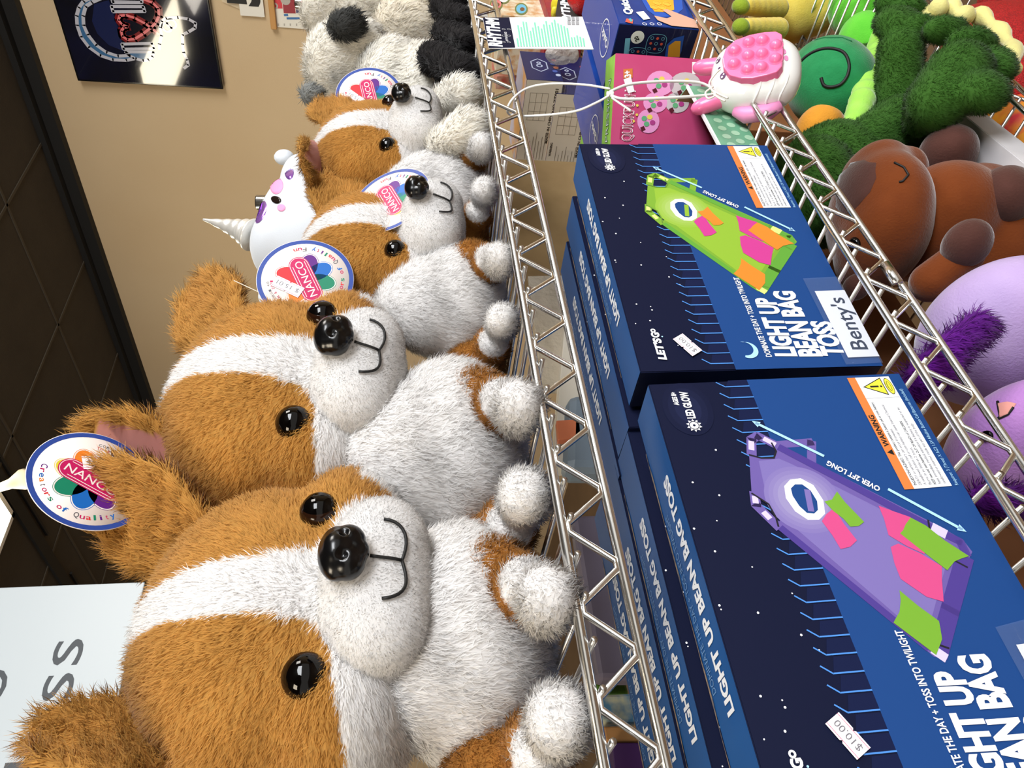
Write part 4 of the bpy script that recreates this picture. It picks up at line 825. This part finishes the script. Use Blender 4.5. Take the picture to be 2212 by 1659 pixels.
# ------------------------------------------------------------------ goods on the middle shelf, right of the game boxes
M_kb = mat('kraft_card', (150, 126, 88), .85, var=(14, (124, 100, 66), .3)); M_lime = mat('box_lime', (128, 184, 62), .45, var=(60, (150, 200, 90), .3)); M_rose = mat('box_rose', (184, 58, 108), .4, var=(20, (198, 80, 126), .3))
C0 = atz(1511, 64, DECKB+.001); top_ = at(1344, 64, C0.y); H = top_.z-C0.z; YB2 = atz(1299, 40, top_.z).y
dr = (atz(1483, 0, DECKB+.001)-C0).normalized()
M_qb = mat('box_royal', (24, 66, 150), .35, coat=.2, var=(12, (18, 40, 104), .25)); M_qd = mat('box_midnight', (16, 22, 66), .35, coat=.2); M_qt = mat('box_periwinkle', (52, 76, 160), .35, coat=.2)
def quickbox(label, P0, tone):
    t, ex, ey = carton_at('pop_game_box', label, 'boxed game', P0, dr, .19, .092, H, [M_qb, M_qd, M_qt], 'blue pop game boxes', (0, 1, 2))
    g = G(); P = Face(g, P0+ex*.0+Vector((0, 0, H)), ex, ey, P0, .0003)
    P.ring(.045, .045, .022, .0235, 0, 2, 30); P.text('Quick', (.026, .040), (.064, .040), .010, 0, 2, .03); g.build('top_logo', [M_white], t); return t, ex, ey
t, ex, ey = quickbox('blue pop game box showing a hand pressing an orange bubble pad', C0, 0)
g = G(); P = Face(g, C0, ex, (0, 0, 1), C0, .0003); P.k = 1
P.px([(1375, -20), (1398, 22), (1420, 38), (1456, 36), (1475, 20), (1470, -30)], 0, 1)
P.px([(1383, -20), (1404, 14), (1414, 26), (1440, 27), (1456, 22), (1452, -30)], 1, 2)
for x, y in ((1404, -4), (1419, 8), (1440, 10), (1412, 17), (1430, 18), (1426, -4), (1444, -6)): u, v = P.at(x, y); P.ring(u, v, .0042, .0052, 3, 4, 16); P.disc(u, v, .004, 4, 3, 14)
P.px([(1412, 36), (1420, 46), (1450, 58), (1508, 63), (1500, 45), (1482, 38), (1440, 22), (1430, 24), (1450, 38), (1440, 42)], 2, 5)
P.ptext('Quick', (1366, 33), (1352, -6), .0105, 5, 3, .05); P.ptext('push', (1366, -10), (1356, -40), .0105, 5, 3, .05)
P.px([(1373, 28), (1390, 26), (1404, 42), (1390, 45)], 5, 4); P.px([(1350, 49), (1353, 42), (1367, 44), (1366, 53)], 6, 4); P.px([(1357, 43), (1362, 42), (1366, 47), (1362, 50)], 7, 5)
for x in (1392, 1408, 1424): u, v = P.at(x, 53); P.ring(u, v, .0022, .003, 5, 3, 14)
g.build('front_print', [mat('print_blue2', (40, 84, 176), .4), mat('print_amber', (236, 164, 50), .4), mat('print_skin', (206, 160, 138), .5), mat('print_gold', (248, 190, 70), .4), mat('print_amber2', (240, 176, 62), .4), M_white, mat('print_coral', (222, 90, 70), .4), mat('print_teal', (80, 170, 176), .4)], t)
g = G(); P = Face(g, C0+ey*.092, -ey, (0, 0, 1), C0, .0003)
u, v = P.at(1377, 80); P.disc(u, v, .0085, 0, 2, 20); P.ptext('20', (1381, 86), (1377, 76), .005, 3, 3, .04)
a = P.at(1352, 122); b = P.at(1356, 84); P.line([a, b], .0065, 1, 2)
for cx, cy in ((1417, 94), (1375, 122)):
    u, v = P.at(cx, cy); pts = [(u+.0125*math.copysign(abs(math.cos(q))**.6, math.cos(q)), v+.0125*math.copysign(abs(math.sin(q))**.7, math.sin(q))) for q in (2*math.pi*i/28 for i in range(29))]; P.line(pts, .0007, 1, 2)
    for i in range(3):
        for j in range(3): (P.disc if (i+j) % 2 else (lambda *a: P.ring(a[0], a[1], .0016, .0022, 1, 2, 12)))(u-.007+i*.007, v-.007+j*.007, .0018, 2, 2)
P.px([(1436, 122), (1440, 96), (1456, 82), (1478, 76), (1472, 110), (1466, 124)], 4, 2); P.px([(1442, 122), (1444, 98), (1458, 88), (1470, 88), (1468, 122)], 5, 3)
g.build('side_print', [M_white, mat('print_skyline', (110, 176, 206), .4), mat('print_coral', (222, 90, 70), .4), M_ink, mat('print_blue2', (40, 84, 176), .4), mat('print_amber', (236, 164, 50), .4)], t)
quickbox('blue pop game box behind, mostly covered by the pink box', C0+ey*.105-ex*.055, 1)
# pink and lime box
Cq = atz(1560, 131, DECKB+.001); dl = Vector((-.583, .812, 0)); Hq = at(1338, 133, Cq.y).z-Cq.z; Lq = .215
t, ex, ey = carton_at('pink_game_box', 'pink and lime boxed pop game with a paper price sticker, in the open tray', 'boxed game', Cq+dl*Lq, -dl, Lq, .040, Hq, [M_rose, M_lime, M_lime], None, (0, 1, 2))
g = G(); P = Face(g, Cq, -dl, (0, 0, 1), Cq+dl*Lq, .0003)
P.px([(1495, 134), (1556, 134), (1556, 160), (1495, 160)], 1, 1)
for cx, cy, rx, ry, m in ((1426, 180, 30, 27, 2), (1480, 184, 34, 28, 3), (1415, 222, 26, 22, 2), (1462, 222, 26, 22, 3), (1400, 262, 24, 26, 2)):
    P.px(oval(cx, cy, rx, ry), m, 2+cx % 3*.3); 
    for dx, dy, c in ((-9, -6, 4), (3, -9, 5), (-4, 6, 4), (9, 3, 6)): P.px(oval(cx+dx, cy+dy, 6, 5.5, 0, 12), c, 4)
    P.px([(cx-18, cy+14), (cx-10, cy+10), (cx-6, cy+18), (cx-14, cy+22)], 7, 4)
for x, y in ((1376, 228), (1375, 248), (1368, 262)): P.px(oval(x, y, 3, 3, 0, 8), 5, 4)
P.px([(1346, 150), (1366, 148), (1366, 168), (1346, 170)], 8, 3); P.ptext('3+', (1362, 166), (1360, 152), .0075, 1, 4, .05)
P.px([(1346, 172), (1362, 166), (1370, 198), (1356, 202)], 1, 5); P.ptext('QUICKPUSH', (1364, 306), (1372, 196), .013, 9, 3, .03); P.ptext('QUICKPUSH', (1363.4, 305), (1371.4, 197), .012, 10, 4, -.01)
for i in range(4): P.pline([(1338+i*1.6, 300), (1340+i*1.6, 272)], .0004, 10, 3)
g.build('front_print', [M_rose, M_white, mat('print_orchid', (226, 150, 200), .4), mat('print_greige', (196, 186, 190), .4), mat('print_jade', (96, 170, 120), .4), mat('print_lemon', (226, 206, 90), .4), mat('print_plum2', (170, 60, 130), .4), mat('print_darkred', (84, 14, 34), .4), M_org, M_white, mat('print_cherry', (180, 40, 90), .4)], t)
g = G(); P = Face(g, Cq+dl*Lq+Vector((0, 0, Hq)), ex, ey, Cq+dl*Lq, .0003); P.text('DECOMPRESSION', (.06, .012), (.19, .012), .012, 0, 1, .02); P.text('DECOMPRESSION', (.061, .0125), (.189, .0125), .0105, 1, 2, -.015); g.build('top_print', [mat('print_green_dk', (40, 110, 60), .4), M_white], t)
# open display tray with polka dots
M_polka = mat('tray_green', (96, 154, 122), .4, coat=.3); M_dot = mat('tray_dot', (150, 190, 160), .4, coat=.3)
Yt = .3905; x1 = at(1485, 186, Yt).x; x0 = .684; zl_ = at(1520, 248, Yt).z; zd = DECKB+.001
B = Vector((x0, Yt, zd)); t = thing('display_tray', 'open card display tray, green with pale dots outside and brown inside', 'display box', B)
g = G(); g.box(((x1-x0)/2, 0, (zl_-zd)/2), (x1-x0, .0012, zl_-zd)); g.build('front_panel', [M_polka], t)
g = G(); g.box(((x1-x0)/2, .0005, zl_-zd+.0008), (x1-x0+.002, .0034, .0022)); g.build('lip', [M_white], t)
g = G(); P = Print(g, (0, -.0007, 0), (1, 0, 0), (0, 0, 1), .0001)
for i in range(9):
    for j in range(3):
        u, v = .007+i*.0165+(j % 2)*.008, .006+j*.0125
        if u < x1-x0-.005 and v < zl_-zd-.003: P.disc(u, v, .0048, 0, 1, 20)
g.build('dots', [M_dot], t)
pz = atx(1390, 309, x1); dy_, dz_ = pz.y-Yt, pz.z-zl_
g = G(); L_ = .17; hz = zl_-zd
V = [(0, 0, 0), (0, 0, hz), (0, L_, min(.235, hz+dz_/dy_*L_)), (0, L_, 0)]; V += [(.0015, b, c) for a, b, c in V]; V = [(x1-x0+a, b, c) for a, b, c in V]
g.add(V, [(0, 1, 2, 3)], 0); g.add(V, [(4, 7, 6, 5), (0, 4, 5, 1), (1, 5, 6, 2), (2, 6, 7, 3)], 1); g.build('side_panel', [M_kb, M_polka], t)
g = G(); g.box(((x1-x0)/2, L_/2, .0008), (x1-x0, L_, .0015)); g.build('base', [M_kb], t)
# stacked navy and cream boxes at the back
M_cream = mat('box_cream', (236, 224, 204), .55); M_navy2 = mat('box_navy_print', (24, 32, 84), .4, coat=.1); M_edge = mat('box_edge', (186, 180, 196), .5, var=(14, (216, 160, 96), .06))
Yb = .645
def cream(label, tl, tr, bl, back, lift, Yb=.645):
    a = at(*tl, Yb); b_ = at(*bl, Yb); c_ = at(*tr, Yb); D = atx(*back, a.x).y-Yb; H_ = a.z-b_.z; P0 = Vector((a.x, Yb, b_.z)); P0.z = lift if lift else P0.z; W_ = c_.x-a.x
    t, ex, ey = carton_at('gadget_box', label, 'box', P0, (1, 0, 0), W_, D, H_, [M_navy2, M_cream, M_edge], 'navy and cream boxes stacked at the back', (0, 1, 2), .0006)
    g = G(); P = Face(g, P0, (1, 0, 0), (0, 0, 1), P0, .0003); hx = [(W_*.52+.017*math.cos(q)*1.5, H_*.55+.017*math.sin(q)) for q in (math.pi/3*i for i in range(7))]; P.line(hx, .0022, 0, 1); P.ring(W_*.50, H_*.55, .0035, .0062, 0, 1, 16); P.ring(W_*.60, H_*.55, .002, .0045, 0, 1, 16)
    for i, c in enumerate((0, 2, 1, 2, 3)): P.disc(W_*(.2+.13*i), H_*(.16 if i % 2 else .10), .005, c, 2, 14)
    g.build('front_print', [mat('print_silver', (176, 186, 210), .4), mat('print_peach', (206, 130, 96), .4), mat('print_dim_blue', (70, 90, 160), .4), mat('print_dim_red', (180, 70, 90), .4)], t)
    g = G(); P = Face(g, P0+Vector((0, D, 0)), (0, -1, 0), (0, 0, 1), P0, .0003); m = 0
    P.text('MADE IN CHINA', (D*.30, H_*.17), (D*.66, H_*.17), .0050, 0, 1, .03); P.text('NO.ZT001', (D*.66, H_*.10), (D*.92, H_*.10), .0060, 0, 1, .04)
    for i in range(4): P.line([(D*(.56+i*.1), H_*.35), (D*(.56+i*.1), H_*.85)], .0006, 1, 1)
    for v in (.35, .52, .68, .85): P.line([(D*.56, H_*v), (D*.86, H_*v)], .0006, 1, 1)
    for i in range(7): P.line([(D*.10, H_*(.25+i*.085)), (D*(.42-.05*(i % 3)), H_*(.25+i*.085))], .0010, 1, 1)
    P.text('WARNING', (D*.30, H_*.88), (D*.46, H_*.88), .0046, 0, 1, .03)
    g.build('side_print', [mat('ink_brown', (70, 60, 50), .5), mat('ink_lightbrown', (140, 126, 108), .5)], t); return P0
Pb = cream('navy-fronted cream box, lower of the stacked pair by the cable tie', (1217, 203), (1203, 120), (1301, 205), (1217, 392), DECKB+.001, .668)
Pa = cream('navy-fronted cream box, upper of the stacked pair by the cable tie', (1138, 171), (1124, 110), (1217, 174), (1122, 360), None)
# odds and ends further back on the middle shelf
def bx(name, label, cat, px, Y, depth, mats_, H0=None, group=None):       # box from two front pixels (upper right, lower left) at depth Y, standing on the deck
    (xa, ya), (xb, yb) = px; a = at(xa, ya, Y); b_ = at(xb, yb, Y); P0 = Vector((b_.x, Y, b_.z if H0 is None else H0)); 
    return carton_at(name, label, cat, P0, (1, 0, 0), a.x-b_.x, depth, a.z-P0.z, mats_, group), P0, a
M_cw = mat('card_offwhite', (226, 220, 198), .5, var=(60, (206, 160, 110), .12)); M_mag = mat('card_maroon', (130, 30, 66), .5, var=(50, (170, 60, 40), .2)); M_red = mat('card_red', (196, 60, 50), .5, var=(40, (210, 190, 170), .2)); M_dk = mat('card_dark', (34, 34, 44), .45)
zt_ = DECKB+.001
(r_, P0, a_) = bx('sticker_box', 'cream printed box with small round animal pictures behind the song card', 'box', ((1062, -60), (1150, 38)), .62, .12, [M_cw]*3, zt_)
g = G(); P = Face(g, P0, (1, 0, 0), (0, 0, 1), P0, .0003)
for x, y, c in ((1126, 20, 1), (1088, -4, 2), (1072, 10, 3), (1135, -12, 3)): P.px(oval(x, y, 14, 13), 0, 2); P.px(oval(x, y, 11, 10), c, 3); P.px(oval(x+2, y+1, 5, 4), 4, 4)
g.build('print', [mat('print_olive', (120, 130, 70), .5), mat('print_sky', (110, 186, 220), .5), M_white, mat('print_pinkish', (226, 130, 130), .5), mat('print_brown', (120, 84, 50), .5)], r_[0])
bx('toy_box', 'maroon patterned box standing right of the cream printed box', 'box', ((1155, -60), (1192, 36)), .60, .10, [M_mag]*3, zt_)
bx('toy_box', 'cream box under the song card, by the upper shelf edge', 'box', ((1062, 96), (1140, 116)), .80, .03, [M_cw]*3, zt_)
bx('toy_box', 'red printed tray box below the zigzag rail, left of the stacked pair', 'box', ((1064, 118), (1122, 168)), .79, .03, [M_red]*3, zt_)
(r_, P0, a_) = bx('song_game_box', 'dark boxed rhythm game half hidden by the song card', 'boxed game', ((1205, -2), (1292, 62)), .50, .025, [M_dk]*3, zt_)
g = G(); P = Face(g, P0, (1, 0, 0), (0, 0, 1), P0, .0003); P.ptext('RHYTHM', (1236, 62), (1226, -2), .014, 0, 2, .05); P.px([(1270, 40), (1290, 42), (1290, 56), (1268, 50)], 0, 2); g.build('print', [M_white], r_[0])
P0 = at(1262, -8, .47); P0.z = zt_; t = thing('red_toy', 'glossy red rubber toy on the dark rhythm box', 'toy', (P0.x, P0.y, P0.z)); soft('body', blob(rel([pe(1262, -6, .47, 30, 26, .03), pe(1240, -12, .47, 16, 20, .02)], P0), .004, 4), [mat('red_rubber', (206, 36, 36), .3, bump=(300, .6, .002))], t)
P0 = at(1200, 10, .55); t = thing('yellow_toy', 'small yellow crumpled toy between the maroon box and the rhythm game', 'toy', P0); soft('body', blob(rel([pe(1204, 10, .55, 14, 18, .02), pe(1198, 26, .55, 9, 8, .012), pe(1212, -4, .55, 10, 10, .012)], P0), .004, 2), [mat('yellow_foil', (226, 206, 50), .4, bump=(60, .8, .004))], t)
P0 = at(1215, 118, .62); t = thing('clear_toy_bag', 'crumpled clear bag of small parts between the stacked boxes and the song card', 'bag', P0); soft('bag', blob(rel([pe(1210, 118, .62, 34, 14, .02), pe(1238, 120, .62, 14, 12, .015)], P0), .004, 1), [mat('clear_bag', (214, 208, 200), .1, bump=(60, 1, .008), spec=.8, alpha=.55)], t)
t, _, _ = carton_at('lime_box', 'small lime green box corner beside the pink game box', 'box', atz(1322, 300, zt_)-Vector((.02, 0, 0)), (1, .2, 0), .04, .05, .05, [M_lime]*3)
# things at the back seen through the gap under the upper shelf
t, _, _ = carton_at('cardboard_carton', 'plain brown carton at the back under the upper shelf', 'box', Vector((.90, .775, zt_)), (1, 0, 0), .38, .05, .26, [M_kb]*3)
M_film = mat('clear_film', (214, 206, 190), .1, bump=(40, 1, .01), alpha=.75)
def slab(name, label, cat, q, Y, th, m, part='slab', bev=.001):
    P = [at(*p, Y) for p in q]; zb_ = min(p.z for p in P); B = Vector((sum(p.x for p in P)/4, Y, zb_)); t = thing(name, label, cat, B); g = G(); V = [p-B for p in P]; V += [v+Vector((0, th, 0)) for v in V]
    g.add(V, [(0, 1, 2, 3), (7, 6, 5, 4), (0, 4, 5, 1), (1, 5, 6, 2), (2, 6, 7, 3), (3, 7, 4, 0)], 0); g.build(part, [m], t, bevel=bev); return t, B
slab('film_packet', 'shiny clear packet under the upper shelf beside the brown carton', 'packet', [(1345, 592), (1345, 830), (1172, 830), (1140, 596)], .77, .02, M_film)
slab('paper_box', 'long white box lying on its side at the back, behind the film packet', 'box', [(1262, 640), (1330, 985), (1195, 1000), (1225, 640)], .74, .03, mat('card_white', (226, 220, 206), .5))
slab('grey_case', 'blue-grey smooth case behind the right-hand file of game boxes', 'case', [(1345, 845), (1345, 1012), (1220, 1010), (1226, 850)], .72, .04, mat('case_bluegrey', (126, 142, 156), .4), bev=.012)
slab('tablet_case', 'dark lilac-grey flat case behind the left file of game boxes', 'case', [(1345, 1108), (1420, 1466), (1292, 1466), (1236, 1112)], .66, .02, mat('case_lilac', (112, 104, 120), .4), bev=.005)
slab('toy_packet', 'blue and white toy packet at the back left, above the tan board', 'packet', [(1372, 1496), (1380, 1560), (1298, 1562), (1292, 1500)], .68, .02, mat('packet_blue', (96, 150, 186), .4, var=(50, (226, 226, 190), .1)), bev=.003)
slab('toy_packet', 'green toy packet edge between the lilac-grey case and the blue packet', 'packet', [(1352, 1472), (1360, 1500), (1290, 1500), (1284, 1474)], .70, .02, mat('packet_green', (108, 160, 60), .4), bev=.003)
slab('tan_board', 'tan wooden board edge at the back left below the blue packet', 'board', [(1390, 1566), (1396, 1600), (1308, 1602), (1302, 1568)], .67, .02, mat('tan_wood', (206, 150, 90), .5), bev=.002)
slab('purple_box', 'dark purple box behind the left file of game boxes', 'box', [(1400, 1604), (1410, 1690), (1330, 1690), (1322, 1604)], .66, .04, mat('card_purple', (70, 34, 92), .5))
slab('orange_packet', 'small orange packet beside the long white box', 'packet', [(1252, 905), (1256, 945), (1206, 950), (1202, 908)], .72, .01, mat('packet_orange', (226, 130, 90), .4))
# ------------------------------------------------------------------ plush toys on the lower shelf
zE = DECKE
t, _, _ = carton_at('white_carton', 'white carton lying flat on the lower shelf between frog and capybara', 'box', Vector((.66, .385, zE+.001)), (1, .08, 0), .33, .13, .035, [mat('carton_white', (206, 204, 206), .5)]*3)
t, _, _ = carton_at('brown_carton', 'brown carton filling the back of the lower shelf', 'box', Vector((.05, .66, zE+.001)), (1, 0, 0), 1.05, .15, .27, [mat('brown_card_dark', (116, 74, 44), .8)]*3)
t, _, _ = carton_at('brown_carton', 'brown carton at the far end of the lower shelf, behind the yellow plush', 'box', Vector((1.15, .62, zE+.001)), (1, 0, 0), .75, .18, .27, [mat('brown_card_mid', (136, 88, 50), .8)]*3)
# capybara
M_cap = plush_mat('capy_velour', (110, 55, 22), (98, 47, 18)); M_capd = plush_mat('capy_dark_velour', (80, 50, 44), (68, 42, 36))
B = at(1990, 480, .455); B.z = zE; t = thing('capybara_plush', 'rust brown capybara plush with dark paws slumped on the lower shelf', 'stuffed toy', B)
me = blob(rel([pe(2030, 485, .455, 120, 112, .075), pe(2090, 490, .465, 110, 120, .075), (Vector((B.x+.0, B.y+.01, zE+.055)), (.085, .065, .055))], B), .005, 12); soft('torso', me, [M_cap], t)
hme = blob(rel([pe(1896, 468, .452, 92, 132, .075), pe(1905, 520, .462, 92, 84, .07), pe(1880, 408, .446, 74, 72, .062), pe(1935, 410, .446, 50, 66, .055)], B), .0045, 30); h = soft('head', hme, [M_cap], t); hb_ = bvh(hme)
patch('snout_patch', hb_, B, [(1806, 448), (1800, 415), (1812, 375), (1838, 352), (1866, 346), (1893, 352), (1893, 385), (1880, 415), (1858, 440), (1838, 462), (1818, 462)], M_capd, h, .002)
stitch('closed_eye', hb_, B, [(1932, 352), (1952, 362), (1962, 378), (1950, 392), (1940, 394)], .0011, M_thread, h, .0008)
d = rayd(1846, 527).normalized(); hh = hb_.ray_cast(-B, d)
if hh[0]: g = G(); g.lathe([(.0, .004), (.005, .003), (.0075, .0), (.005, -.004), (0, -.005)], 0, 20, Matrix.Translation(hh[0]) @ hh[1].to_track_quat('Z', 'Y').to_matrix().to_4x4()); g.build('eye', [M_eye], h)
soft('ear', blob(rel([pe(1938, 342, .440, 34, 32, .016)], B), .003, 5), [M_capd], h)
soft('ear', blob(rel([pe(1850, 620, .470, 30, 26, .016)], B), .003, 5), [M_capd], h)
for lab, (x, y, Y, a, b_), root in (('foot', (2048, 330, .415, 64, 54), (2075, 400, .45)), ('foot', (2168, 425, .405, 68, 62), (2130, 460, .45))):
    soft('foot', blob(rel([pe(x, y, Y, a*.95, b_, .034), *plimb((x, y, Y+.005, 40), (*root, 46))], B), .0035, 8), [M_capd], t)
soft('arm', blob(rel(plimb((2085, 550, .425, 40), (2010, 610, .455, 44)), B), .0035, 6), [M_cap], t)
soft('paw', blob(rel([pe(2088, 528, .412, 50, 46, .028)], B), .0035, 6), [M_capd], t)
# purple plush animals
M_lav = plush_mat('lavender_velour', (162, 138, 188), (182, 162, 204), s=18); M_lav2 = plush_mat('lilac_velour', (174, 128, 188), (156, 108, 176), s=18)
PUR = np.array(lin((120, 34, 160)))
B = at(2200, 720, .45); B.z = zE; t = thing('lavender_plush', 'round lavender plush with a tuft of violet fur, below the purple board box', 'stuffed toy', B)
bm_ = blob(rel([pe(2165, 722, .45, 175, 132, .085), pe(2260, 730, .46, 150, 140, .085)], B), .006, 14); soft('body', bm_, [M_lav], t); bv = bvh(bm_)
def tuft(name, L, parent, B, seed, r=22, Y=.40):
    link(name, fur(blob(rel([pe(x, y, yy, rr, rr, .012) for x, y, yy, rr in L], B), .004, 4), name, 34, .010, .0008, flat(PUR), lambda P, N: np.tile(np.array([-.3, 0, -.5]), (len(P), 1)), [M_fur], seed, lift=.35, clump=.7), parent)
tuft('fur_tuft', [(2115, 705, .384, 34), (2095, 722, .384, 36), (2065, 745, .386, 38), (2045, 768, .389, 42), (2020, 795, .394, 44), (1995, 812, .402, 40), (1978, 835, .412, 34)], t, B, 61)
B = at(2190, 960, .45); B.z = zE; t = thing('lilac_plush', 'lilac plush with black eye and pink ear tip, nearest on the lower shelf', 'stuffed toy', B)
bm_ = blob(rel([pe(2190, 965, .45, 130, 108, .075), pe(2300, 960, .46, 130, 120, .08)], B), .006, 14); hd = soft('body', bm_, [M_lav2], t); bv = bvh(bm_)
patch('eye', bv, B, oval(2134, 941, 13, 11), M_eye, hd, .003); patch('ear_patch', bv, B, [(2156, 872), (2178, 868), (2196, 872), (2180, 896), (2160, 905)], M_pink, hd, .002); stitch('ear_stitching', bv, B, [(2156, 868), (2162, 900), (2156, 905), (2178, 895), (2192, 876)], .0011, M_thread, hd)
tuft('fur_tuft', [(2120, 1075, .40, 28), (2150, 1085, .40, 30), (2185, 1080, .40, 30), (2220, 1080, .40, 28)], t, B, 62)
# frog with webbed feet
GRN = np.array(lin((74, 122, 48))); LIM = np.array(lin((150, 200, 80))); PY = np.array(lin((226, 220, 140)))
fl = lambda P, N: np.tile(np.array([-.2, -.2, -.5]), (len(P), 1))
B = at(1850, 270, .47); B.z = zE; t = thing('frog_plush', 'dark green fluffy frog plush with pale yellow webbed toes over the shelf edge', 'stuffed toy', B)
def green(name, parts, seed, col=GRN, L=.0045, dens=45): return link(name, fur(blob(rel(parts, B), .0045, 7), name, dens, L, .0007, flat(col), fl, [M_fur], seed, lift=.6, clump=.7), t)
green('torso', [pe(1800, 400, .50, 120, 130, .08), pe(1745, 420, .49, 90, 110, .07), pe(1880, 180, .49, 90, 90, .06), (Vector((B.x, B.y+.03, zE+.05)), (.10, .07, .05))], 71)
green('thigh', [*plimb((1850, 335, .455, 60), (1940, 270, .43, 60))], 72)
green('leg', [*plimb((1940, 225, .43, 50), (1945, 110, .38, 46)), pe(1940, 55, .362, 52, 50, .022), pe(1922, 8, .358, 32, 26, .018), pe(1965, 22, .356, 38, 26, .018), pe(1985, 62, .356, 38, 26, .018)], 73)
green('leg', [*plimb((1990, 262, .40, 36), (2020, 215, .375, 56)), *plimb((2020, 225, .375, 60), (2070, 160, .352, 66)), pe(2042, 66, .345, 54, 27, .018), pe(2100, 92, .342, 60, 30, .018), pe(2150, 140, .342, 40, 52, .018), pe(2120, 200, .348, 60, 50, .022)], 74)
for i, (L, ) in enumerate([([(1905, -12), (1960, -4), (1995, 25), (2003, 55)],), ([(2020, 18), (2050, 12), (2075, 35), (2110, 28), (2150, 60), (2185, 100), (2190, 150)],)]):
    pts = [at(x, y, .342 if i else .358)-B for x, y in L]; g = G(); pp = []
    for a, b_ in zip(pts, pts[1:]): pp += [a.lerp(b_, j/5) for j in range(5)]
    k = pr(at(2090, 90, .39), 1); g.tube(pp+[pts[-1]], [k*(15+5*math.sin(j*1.25)) for j in range(len(pp)+1)], n=14); g.build('toe_webbing', [plush_mat('pale_yellow_velour', (224, 216, 140))], t)
# turtle with a swirl on its shell
B = at(1800, 160, .49); B.z = zE; t = thing('turtle_plush', 'bright green turtle plush with a black spiral on its darker shell', 'stuffed toy', B)
M_sh = plush_mat('shell_green', (44, 140, 84), (30, 116, 66)); M_bg = plush_mat('bright_green', (104, 200, 62), (90, 186, 54)); M_lg = plush_mat('lime_velour', (140, 200, 74), (160, 214, 92))
sm = blob(rel([pe(1795, 180, .46, 92, 112, .062), pe(1810, 190, .50, 100, 110, .06)], B), .005, 14); sh = soft('shell', sm, [M_sh], t); bv = bvh(sm)
sp = [(1774, 168), (1780, 184), (1796, 188), (1816, 182), (1830, 164), (1834, 140), (1824, 116), (1800, 106), (1770, 108), (1740, 124), (1718, 152), (1706, 190)]
stitch('spiral_stitching', bv, B, [p[:2] for p in smoothp([(x, y, 0) for x, y in sp])], .0022, M_thread, sh, .0006, 2)
stitch('shell_seam', bv, B, [(1716, 110), (1740, 92), (1780, 82), (1820, 82), (1845, 92)], .0010, plush_mat('seam_green', (34, 110, 66)), sh, .0003, 5)
soft('head', blob(rel([pe(1862, 20, .45, 70, 78, .05), pe(1866, 90, .45, 52, 66, .045)], B), .005, 10), [M_bg], t)
soft('belly', blob(rel([*plimb((1925, 30, .43, 34), (1900, 120, .43, 32)), *plimb((1900, 120, .43, 32), (1862, 220, .435, 30)), *plimb((1862, 220, .435, 30), (1830, 320, .45, 26))], B), .0045, 8), [M_lg], t)
# yellow plush with green fingertips
B = at(1690, 20, .50); B.z = zE; t = thing('yellow_plush', 'yellow plush with stubby green-tipped arms and stitched closed eyes', 'stuffed toy', B)
M_ye = plush_mat('yellow_velour', (214, 186, 74), (226, 206, 100)); M_yg = plush_mat('olive_green_velour', (148, 172, 50))
ym = blob(rel([pe(1700, 15, .50, 84, 92, .06), pe(1750, 10, .49, 54, 84, .05)], B), .005, 10); hd = soft('body', ym, [M_ye], t); bv = bvh(ym)
for y in (-22, 14, 58):
    soft('arm', blob(rel([*plimb((1680, y+4, .47, 24), (1612, y, .455, 19))], B), .004, 5), [M_ye], t); soft('arm_tip', blob(rel([pe(1600, y, .452, 20, 19, .013)], B), .003, 5), [M_yg], t)
stitch('closed_eye', bv, B, [(1668, 46), (1674, 30), (1678, 44)], .001, M_thread, hd, .0008); stitch('closed_eye', bv, B, [(1655, 66), (1668, 56), (1660, 74)], .001, M_thread, hd, .0008)
# orange plush hidden behind and things on the shelf below
B = at(1770, 290, .53); B.z = zE; t = thing('orange_plush', 'orange plush corner showing between turtle and frog', 'stuffed toy', B); soft('body', blob(rel([pe(1770, 285, .50, 52, 52, .04), (Vector((B.x, B.y, zE+.04)), (.05, .04, .04))], B), .005, 5), [plush_mat('orange_velour', (222, 150, 50))], t)
M_mesh = mat('red_net', (196, 30, 34), .4, bump=(900, 1, .002), var=(400, (150, 16, 20), .1)); zL = -1.1033
B = at(2150, 70, .42); B.z = zL; t = thing('red_net_bag', 'red netting bag standing beyond the frog feet', 'bag', B)
soft('bag', blob(rel([pe(2190, 60, .44, 80, 55, .05), pe(2180, 190, .44, 70, 60, .05), pe(2165, 0, .44, 50, 46, .04), (Vector((B.x, B.y+.02, zL+.12)), (.10, .06, .12))], B), .007, 4), [M_mesh], t)
B = at(2190, 330, .45); B.z = zL; t = thing('orange_sack', 'orange and yellow printed sack seen through the lower shelf wires', 'bag', B)
soft('sack', blob(rel([pe(2215, 290, .47, 70, 110, .05), (Vector((B.x, B.y+.02, zL+.14)), (.12, .06, .14))], B), .007, 4), [mat('orange_print', (226, 150, 44), .4, var=(16, (200, 50, 60), .06))], t)
